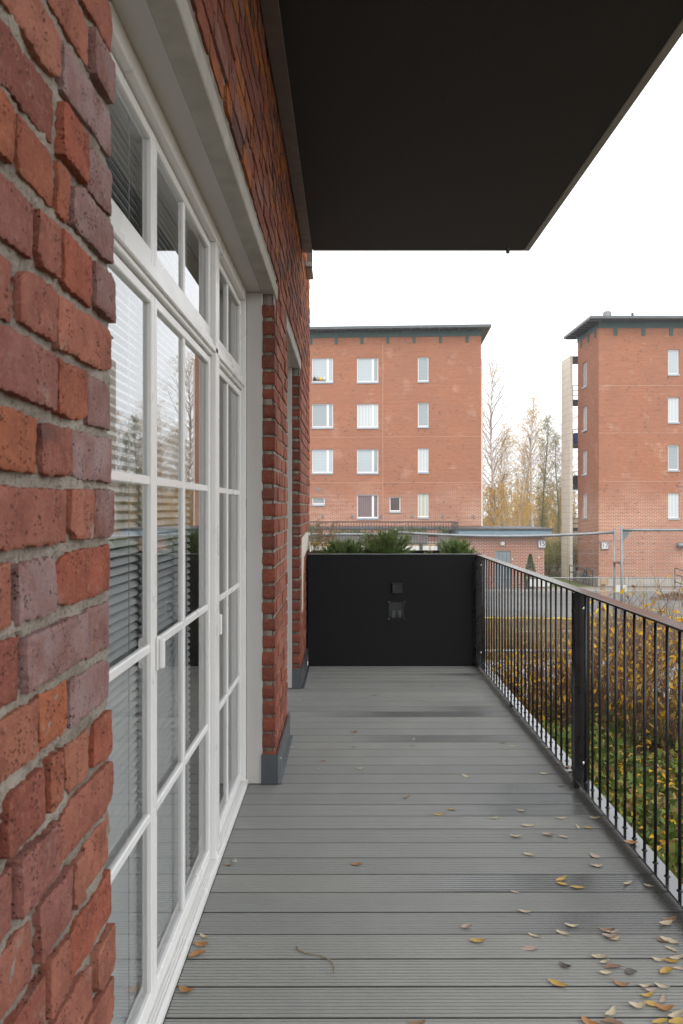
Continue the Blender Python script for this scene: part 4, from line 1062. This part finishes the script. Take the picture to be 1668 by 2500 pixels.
tag(stuff(m.build('ground_cover', COVER)), 'low green leafy ground cover under the shrubs', 'ground cover')
m = MB()
for i in range(6500):
    x = rr.uniform(1.35, 7); y = rr.uniform(3.2, 9.6) if i % 12 else rr.uniform(9.6, 12); leaf(m, Vector((x, y, -.93 + rr.random() * (.14 if y < 9 else .02))), Vector((rr.gauss(0, 1), rr.gauss(0, 1), rr.gauss(0, .25))), Vector((0, 0, 1)), rr.uniform(.05, .10), rr.uniform(.012, .026), .4)
tag(stuff(m.build('fallen_leaf_litter', AUTUMN)), 'fallen autumn leaves littering the ground below the deck', 'leaf litter')
# pebbles of the gravel strip
m = MB()
for i in range(14000):
    x = rr.uniform(.5, 7); y = rr.uniform(9.5, 12.0); r_ = rr.uniform(.012, .034); z = -.935
    a = rr.random() * 6.28; c0, s0 = math.cos(a) * r_, math.sin(a) * r_; h = r_ * .8
    m.quads([(x + c0, y + s0, z), (x - s0 * .8, y + c0 * .8, z), (x - c0, y - s0, z), (x + s0 * .8, y - c0 * .8, z), (x, y, z + h)], [(0,1,4),(1,2,4),(2,3,4),(3,0,4)])
PEB = leafmat('pebble', [(0, (.13, .125, .12)), (.5, (.28, .27, .26)), (1, (.50, .49, .48))], .7, 0)
tag(stuff(m.build('gravel', PEB)), 'grey and white pebbles of the gravel strip', 'gravel')
# dry grass between gravel and yard
m = MB()
for i in range(26000):
    y = 12.0 + 8.5 * rr.random() ** 1.0; x = rr.uniform(-1, 13)
    if noise.noise((x * .6, y * .6, 9)) < -.2: continue
    if y > 19.6: continue
    b = Vector((x, y, zg(y) - .01)); h = rr.uniform(.12, .40) * (1 if y < 15 else .75) * (1.0 + .8 * noise.noise((x, y, 2))); d = Vector((rr.gauss(0, .3), rr.gauss(0, .3), 1)); s0 = Vector((.006, 0, 0)) if rr.random() < .8 else Vector((.010, 0, 0))
    m.face([b - s0, b + s0, b + d * h])
tag(stuff(m.build('dry_grass', leafmat('dry_grass_blades', [(0, (.15, .09, .045)), (.5, (.25, .165, .08)), (.8, (.33, .245, .13)), (1, (.18, .18, .06))], .8, .2))), 'brown dry grass between the gravel and the asphalt yard', 'grass')
for i, (px, Y, h) in enumerate(((1570, 12.6, 1.55), (1622, 12.3, 1.7), (1655, 13.0, 1.2))):
    s_ = MB(); l_ = MB(); rr2 = random.Random(i)
    for q in range(7):
        d = Vector((rr2.gauss(0, .12), rr2.gauss(0, .1), 1)); L = h * rr2.uniform(.5, 1); p1 = d * L; s_.tube([(0, 0, 0), d * L * .5, p1], [.006, .005, .002], 4, False)
        for g in range(40): leaf(l_, (d * L * rr2.uniform(.5, 1)), rv(rr2) + Vector((0, 0, .4)), rv(rr2), .03, .007)
    shrubify('dry_weed', ('dry brown weed stalks just right of the fence clamp post', 'tallest dry brown weed stalks behind the dense mesh fence', 'short dry brown weed stalks at the fence')[i], 'plant', ((px - 848) * Y / F_PX, Y, zg(Y)), l_, s_, WOODLEAF, DRYSTALK, 'dry weeds behind the fence', 'seed_heads', 'stalks').children[0]['kind'] = 'stuff'

# ------------------------------------------------------------------ trees beyond
def birch(seed, H, leafp, r0, spread, upright=1.0):
    rr = random.Random(seed); tr = MB(); cr = MB(); lf = MB(); n_ = 14; pts = [Vector((0, 0, 0))]; d = Vector((rr.gauss(0, .03), rr.gauss(0, .03), 1)).normalized()
    for k_ in range(n_): d = (d + Vector((rr.gauss(0, .035), rr.gauss(0, .035), .05))).normalized(); pts.append(pts[-1] + d * H / n_)
    tr.tube(pts, [r0 * (1 - k_ / n_) ** .9 + .012 for k_ in range(n_ + 1)], 8)
    nb = int(H * 3.0)
    for i in range(nb):
        t = .20 + .79 * (i + rr.random()) / nb; k_ = min(n_ - 1, int(t * n_)); p = pts[k_].lerp(pts[k_ + 1], t * n_ - k_); a = i * 2.4 + rr.gauss(0, .4)
        env = math.sin(math.pi * min(1, max(0, (t - .12) / .90))) ** .8 + .06; L = spread * H * env * rr.uniform(.55, 1.1) + .3
        if t < .35 and rr.random() < .45: L *= .5
        d = Vector((math.cos(a), math.sin(a), upright * rr.uniform(.8, 1.5) * (.7 + t))).normalized(); bp = [p]; m_ = 6
        for q in range(m_): d = (d + rv(rr) * .16 + Vector((0, 0, .05 if q < 3 else -.10))).normalized(); bp.append(bp[-1] + d * L / m_)
        rb_ = .005 + .0075 * L; cr.tube(bp, [rb_ * (1 - q / m_) + .004 for q in range(m_ + 1)], 4, False)
        for q in range(1, m_ + 1):
            for z_ in range(3):
                e = (d + rv(rr) * .9).normalized(); L2 = L * rr.uniform(.12, .34) + .15; p0 = bp[q - 1].lerp(bp[q], rr.random()); p1 = p0 + e * L2 * .5; e = (e + rv(rr) * .3 + Vector((0, 0, -.3))).normalized(); p2 = p1 + e * L2 * .5
                cr.tube([p0, p1, p2], [.006, .0045, .0025], 3, False)
                for g in range(3):
                    o_ = p1.lerp(p2, rr.random()); e3 = (e + rv(rr) * .6 + Vector((0, 0, -.55))).normalized(); p3 = o_ + e3 * rr.uniform(.25, .7); cr.tube([o_, p3], [.0038, .002], 3, False)
                    lp = leafp * (1.6 if t < .45 else .6)
                    for h in range(5):
                        if rr.random() < lp: leaf(lf, o_.lerp(p3, rr.random()), rv(rr) + Vector((0, 0, -.4)), rv(rr), rr.uniform(.08, .14), .036)
    return tr, cr, lf
TREES = {}
def tree(kind, px, Y, s_, rz, label):
    if kind not in TREES:
        a = {'tall': (1, 20, .26, .18, .27, .75), 'thin': (2, 17, .34, .13, .20, .8), 'sparse': (3, 15, .25, .11, .25, .7), 'green': (4, 16, .45, .13, .12, 1.7), 'gold': (5, 9, 1.3, .09, .30, .6)}[kind]
        TREES[kind] = [q for q in birch(*a)]; bark = DARKBARK if kind == 'green' else BARK; lm = GREENLEAF if kind == 'green' else BIRCHLEAF
        TREES[kind] = (TREES[kind][0].mesh('trunk', bark, True), TREES[kind][1].mesh('crown', TWIG), TREES[kind][2].mesh('leaves', lm))
    t = thing('birch_tree' if kind != 'green' else 'aspen_tree', label, 'tree', ((px - 848) * Y / F_PX, Y, zg(Y) - .05), rz, 'bare autumn trees between the two blocks'); t.scale = (s_, s_, s_)
    tk, cr, lf = TREES[kind]; obj('trunk', tk, t); c = obj('crown', cr, t); obj('leaves', lf, c)
H_ = lambda py, Y: (CAM_H - (py - 1240) * Y / F_PX) - zg(Y)
for (kind, h0, px, py, Y, rz, lab) in (
    ('tall', 20, 1203, 885, 66, 0, 'tallest bare birch close to the red brick block'), ('thin', 17, 1262, 1012, 74, 1, 'slim birch with brown twigs left of the central pair'),
    ('sparse', 15, 1236, 1075, 70, 2, 'small sparse birch beneath the tallest birch'), ('thin', 17, 1308, 975, 78, 3, 'white-stemmed birch beside the dark green-leaved aspen'),
    ('green', 16, 1322, 1020, 72, 0, 'slender dark-stemmed aspen with green leaves'), ('green', 16, 1368, 1060, 70, 2.2, 'thin leaning aspen beside the cream stair tower'),
    ('gold', 9, 1192, 1190, 58, .5, 'low birch with golden yellow leaves at the brick corner'), ('sparse', 15, 1277, 1090, 84, 4, 'faint pale birch standing behind the slim birches'),
    ('thin', 17, 1345, 1075, 90, 5, 'faint birch between the two aspens'), ('sparse', 15, 1392, 1010, 86, 1.2, 'bare birch partly hidden by the cream stair tower'),
    ('gold', 9, 1276, 1215, 82, 3.5, 'low golden birch in the middle of the thicket'), ('gold', 9, 1350, 1215, 74, 5.1, 'low golden birch beside the green shrubs'),
    ('thin', 17, 1222, 1040, 88, 2.6, 'faint thin birch behind the tallest birch'), ('sparse', 15, 1470, 1020, 95, .3, 'birch hidden behind the block marked 17'), ('thin', 17, 1130, 1000, 95, .9, 'birch hidden behind the red brick block')):
    tree(kind, px, Y, H_(py, Y) / h0, rz, lab)
# yellow-green shrubs beside the lawn
for i, (px, Y, h, w_, lab) in enumerate(((1338, 53, 2.6, 1.1, 'yellow-green shrub at the garage corner'), (1360, 56, 3.1, 1.4, 'tall yellow-green shrub behind the lawn'), (1384, 54, 2.8, 1.0, 'yellow-green shrub behind the stair tower'), (1408, 56, 3.0, 1.3, 'golden shrub under the balconies of block 17'))):
    m = MB(); s_ = MB(); rr = random.Random(300 + i)
    for q in range(60):
        a = rr.random() * 6.28; d = Vector((math.cos(a) * .5, math.sin(a) * .5, 1)).normalized(); p1 = d * h * rr.uniform(.6, 1); s_.tube([(0, 0, 0), p1 * .5, p1], [.012, .009, .004], 3, False)
        for g in range(60):
            c0 = p1 * rr.uniform(.3, 1) + rv(rr) * .28; leaf(m, c0, rv(rr) + Vector((0, 0, -.3)), rv(rr), rr.uniform(.06, .13), .03)
    shrubify('leafy_shrub', lab, 'shrub', ((px - 848) * Y / F_PX, Y, zg(Y)), m, s_, GREENLEAF if i < 3 else BIRCHLEAF, STEM, 'shrubs behind the lawn')
# the far wood
m = MB(); s_ = MB(); rr = random.Random(77)
for i in range(420):
    Y = rr.uniform(88, 150); X = rr.uniform(8, 70) if i % 4 else rr.uniform(-30, 90); h = rr.uniform(4.5, 9.5) * (Y / 110); b = Vector((X, Y, -3.3))
    top = b + Vector((rr.gauss(0, .4), rr.gauss(0, .4), h)); s_.tube([b, b.lerp(top, .5), top], [.07, .05, .015], 4, False)
    for q in range(34):
        t = rr.uniform(.15, 1); p0 = b.lerp(top, t); e = rv(rr); e.z = abs(e.z) * .8; p1 = p0 + e * rr.uniform(.5, 1.5) * (1.2 - t); s_.tube([p0, p1], [.018, .008], 3, False)
        for g in range(5): leaf(m, p0.lerp(p1, rr.uniform(.3, 1.1)) + rv(rr) * .25, rv(rr), rv(rr), rr.uniform(.14, .30), .08)
fw_ = stuff(m.build('far_wood', WOODLEAF)); tag(fw_, 'hazy brown autumn thicket beyond the buildings', 'wood')
stuff(s_.build('far_wood_stems', TWIG, fw_))

# ------------------------------------------------------------------ leaves lying on the deck
def Z8(x, y): return 1140 + x / 2.97, 1650 + y / 2.97
def Z5(x, y): return 1000 + x / 2.347, 2000 + y / 2.347
def Z6(x, y): return 700 + x / 2.24, 1600 + y / 2.24
def Z4(x, y): return 400 + x / 3.136, 2000 + y / 3.136
TAN, YEL, BRN, DRK, ORG, PNK = 'tan', 'yellow', 'brown', 'dark', 'orange', 'pinkish'
LCOL = {TAN: (.58, .475, .325), YEL: (.55, .35, .07), BRN: (.27, .16, .095), DRK: (.095, .075, .065), ORG: (.42, .195, .06), PNK: (.46, .34, .27)}
LMAT = {}
for kname, cc in LCOL.items():
    k = NT('deck_leaf_' + kname, .32, .55); n1 = k.noise(k.coord(), 60, 4)
    k.color(k.ramp(n1, [(.3, tuple(v_ * .62 for v_ in cc)), (.55, cc), (.8, tuple(min(1, v_ * 1.2) for v_ in cc))])); k.bump(k.noise(k.coord((1, 6, 1)), 120, 3), .5, .002); LMAT[kname] = k.m
def deck_leaf_mesh(seed, kname):
    rr = random.Random(seed); vs = []; fs = []; n_ = 7; wide = rr.uniform(.17, .28); cup = rr.uniform(.15, .6); curl = rr.uniform(.1, .75); side = rr.uniform(-.15, .15)
    for i in range(n_ + 1):
        t = i / n_; wv = wide * math.sin(math.pi * min(1, t * .94 + .03)) ** .8 * (1 + rr.uniform(-.08, .08)); zc = curl * (t - .5) ** 2 * 1.1; yc = side * math.sin(t * 3.1)
        for q in (-1, -.5, 0, .5, 1): vs.append((t - .5, yc + q * wv, zc + cup * wv * q * q + (.012 if q == 0 else 0) + rr.uniform(-.012, .012)))
    for i in range(n_):
        for q in range(4): a = i * 5 + q; fs.append((a, a + 1, a + 6, a + 5))
    m = MB(); m.quads(vs, fs)
    zmin = min(v_[2] for v_ in vs); m.v = [(x, y, z - zmin) for x, y, z in m.v]
    m.tube([(-.5, 0, vs[2][2] - zmin), (-.62, .02, .03)], [.012, .008], 4)
    return m.mesh('deck_leaf', LMAT[kname], True)
LM = {kn: [deck_leaf_mesh(j * 7 + len(kn) * 31, kn) for j in range(5)] for kn in LCOL}
LLAB = {TAN: 'curled tan willow leaf lying on the grey deck boards', YEL: 'bright yellow fallen leaf lying on the grey deck boards', BRN: 'reddish brown fallen leaf lying on the grey deck boards', DRK: 'dark shrivelled leaf lying on the grey deck boards', ORG: 'orange fallen leaf lying on the grey deck boards', PNK: 'pinkish brown dry leaf lying on the grey deck boards'}
spots = [(Z8, x, y, k_) for x, y, k_ in ((262,480,BRN),(332,498,TAN),(590,585,PNK),(562,700,TAN),(675,692,BRN),(735,722,ORG),(745,755,TAN),(690,790,DRK),(398,970,TAN),(198,1020,TAN),(685,1020,TAN),(925,1018,TAN),(445,1080,TAN),(800,1087,TAN),(885,1095,YEL),(360,1158,TAN),(592,1150,PNK),(702,1162,TAN),(453,1292,TAN),(932,1295,PNK),(1190,1300,ORG),(943,1367,TAN),(685,1468,YEL),(690,1500,YEL),(800,1527,YEL),(1165,1500,TAN),(1320,1515,TAN),(350,1558,PNK),(420,1705,TAN),(758,1803,TAN),(695,1860,TAN),(1010,1835,BRN),(1050,1850,TAN),(1040,1885,PNK),(1075,1900,TAN),(492,1880,TAN),(1443,1793,TAN),(1470,1755,BRN))]
spots += [(Z5, x, y, k_) for x, y, k_ in ((390,692,YEL),(690,735,PNK),(893,832,DRK),(1090,785,TAN),(1120,815,TAN),(1165,842,BRN),(1122,875,TAN),(1275,873,DRK),(850,940,YEL),(1210,935,ORG),(1345,950,TAN),(1380,970,PNK),(1450,950,TAN),(1447,1025,PNK),(1362,1003,YEL),(1305,1062,TAN),(1390,1055,YEL),(1460,1075,ORG),(1148,1095,TAN),(1480,875,YEL),(1450,690,BRN),(1490,695,TAN),(1500,742,TAN),(1430,800,TAN),(1530,795,TAN),(1500,810,YEL),(1548,855,TAN),(1525,1125,TAN),(1535,1155,YEL),(1435,1155,YEL),(45,1160,BRN),(1160,1160,BRN),(328,615,PNK),(1040,1165,ORG))]
spots += [(Z6, x, y, k_) for x, y, k_ in ((198,571,BRN),(180,612,TAN),(400,613,TAN),(370,412,ORG),(693,452,TAN),(685,488,BRN),(480,213,BRN),(741,236,YEL),(660,770,ORG),(835,862,YEL),(905,836,YEL),(983,652,TAN),(793,160,BRN),(68,237,TAN),(25,493,TAN),(365,494,DRK))]
spots += [(Z4, x, y, k_) for x, y, k_ in ((255,950,ORG),(90,1300,ORG),(235,895,TAN),(1475,337,ORG),(185,1040,ORG),(435,345,BRN))]
rr = random.Random(12)
for (fn, x, y, kn) in spots:
    px, py = fn(x, y); p = deck_at(px, py + 4); L = rr.uniform(.038, .064) * (.8 if kn in (DRK,) else 1) * (.75 if p.y > 4.3 else 1)
    zz = .001
    if p.x > 1.2: zz = .0565
    p.x = max(p.x, -.50)
    where = 'beside the white door threshold' if p.x < -.2 and p.y < 4 else 'close to the railing foot' if p.x > 1.0 else 'near the black planter end' if p.y > 5 else 'in the middle of the deck' if p.x < .6 else 'on the outer half of the deck'
    o = tag(obj('fallen_leaf', rr.choice(LM[kn]), None, (p.x, p.y, zz)), LLAB[kn].replace('lying on the grey deck boards', 'on the boards ' + where) if zz < .01 else LLAB[kn].replace('the grey deck boards', 'the bottom rail of the railing'), 'leaf', 'fallen %s leaves on the deck' % kn)
    a = rr.gauss(0, .5) + (math.pi if rr.random() < .5 else 0); o.rotation_euler = (rr.uniform(-.1, .1), rr.uniform(-.1, .1), a); o.scale = (L, L * rr.uniform(.8, 1.2), L)
tw = [deck_at(*Z4(x, y)) + Vector((0, 0, .004)) for x, y in ((1020, 985), (1030, 1005), (1085, 1035), (1150, 1045), (1230, 1065), (1270, 1085), (1300, 1120), (1306, 1160), (1303, 1190))]
tag(MB().tube(tw, [.0035, .0022, .002, .0018, .0018, .0016, .0016, .0014, .001], 5).build('thin_twig', DRYSTALK, None, True), 'thin curved brown twig lying on the deck boards', 'twig')
p = deck_at(*Z4(540, 327)); tag(MB().tube([p, p + Vector((0, 0, .008)), p + Vector((.003, 0, .014))], [.010, .012, .004], 7).build('pebble', FCONC, None, True), 'small grey pebble on the deck near the threshold', 'pebble')

# ------------------------------------------------------------------ damp air
hz = NT('haze_air'); hz.t.nodes.remove(hz.b); pv = hz.n('VolumePrincipled'); pv.inputs['Color'].default_value = (.97, .98, 1, 1); pv.inputs['Density'].default_value = .0009
hz.l(pv.outputs[0], hz.t.nodes['Material Output'].inputs['Volume'])
tag(stuff(MB().box(-263, 263, -83, 363, -4.4, 21).build('haze', hz.m)), 'thin pale autumn haze filling the air over the yard', 'haze')
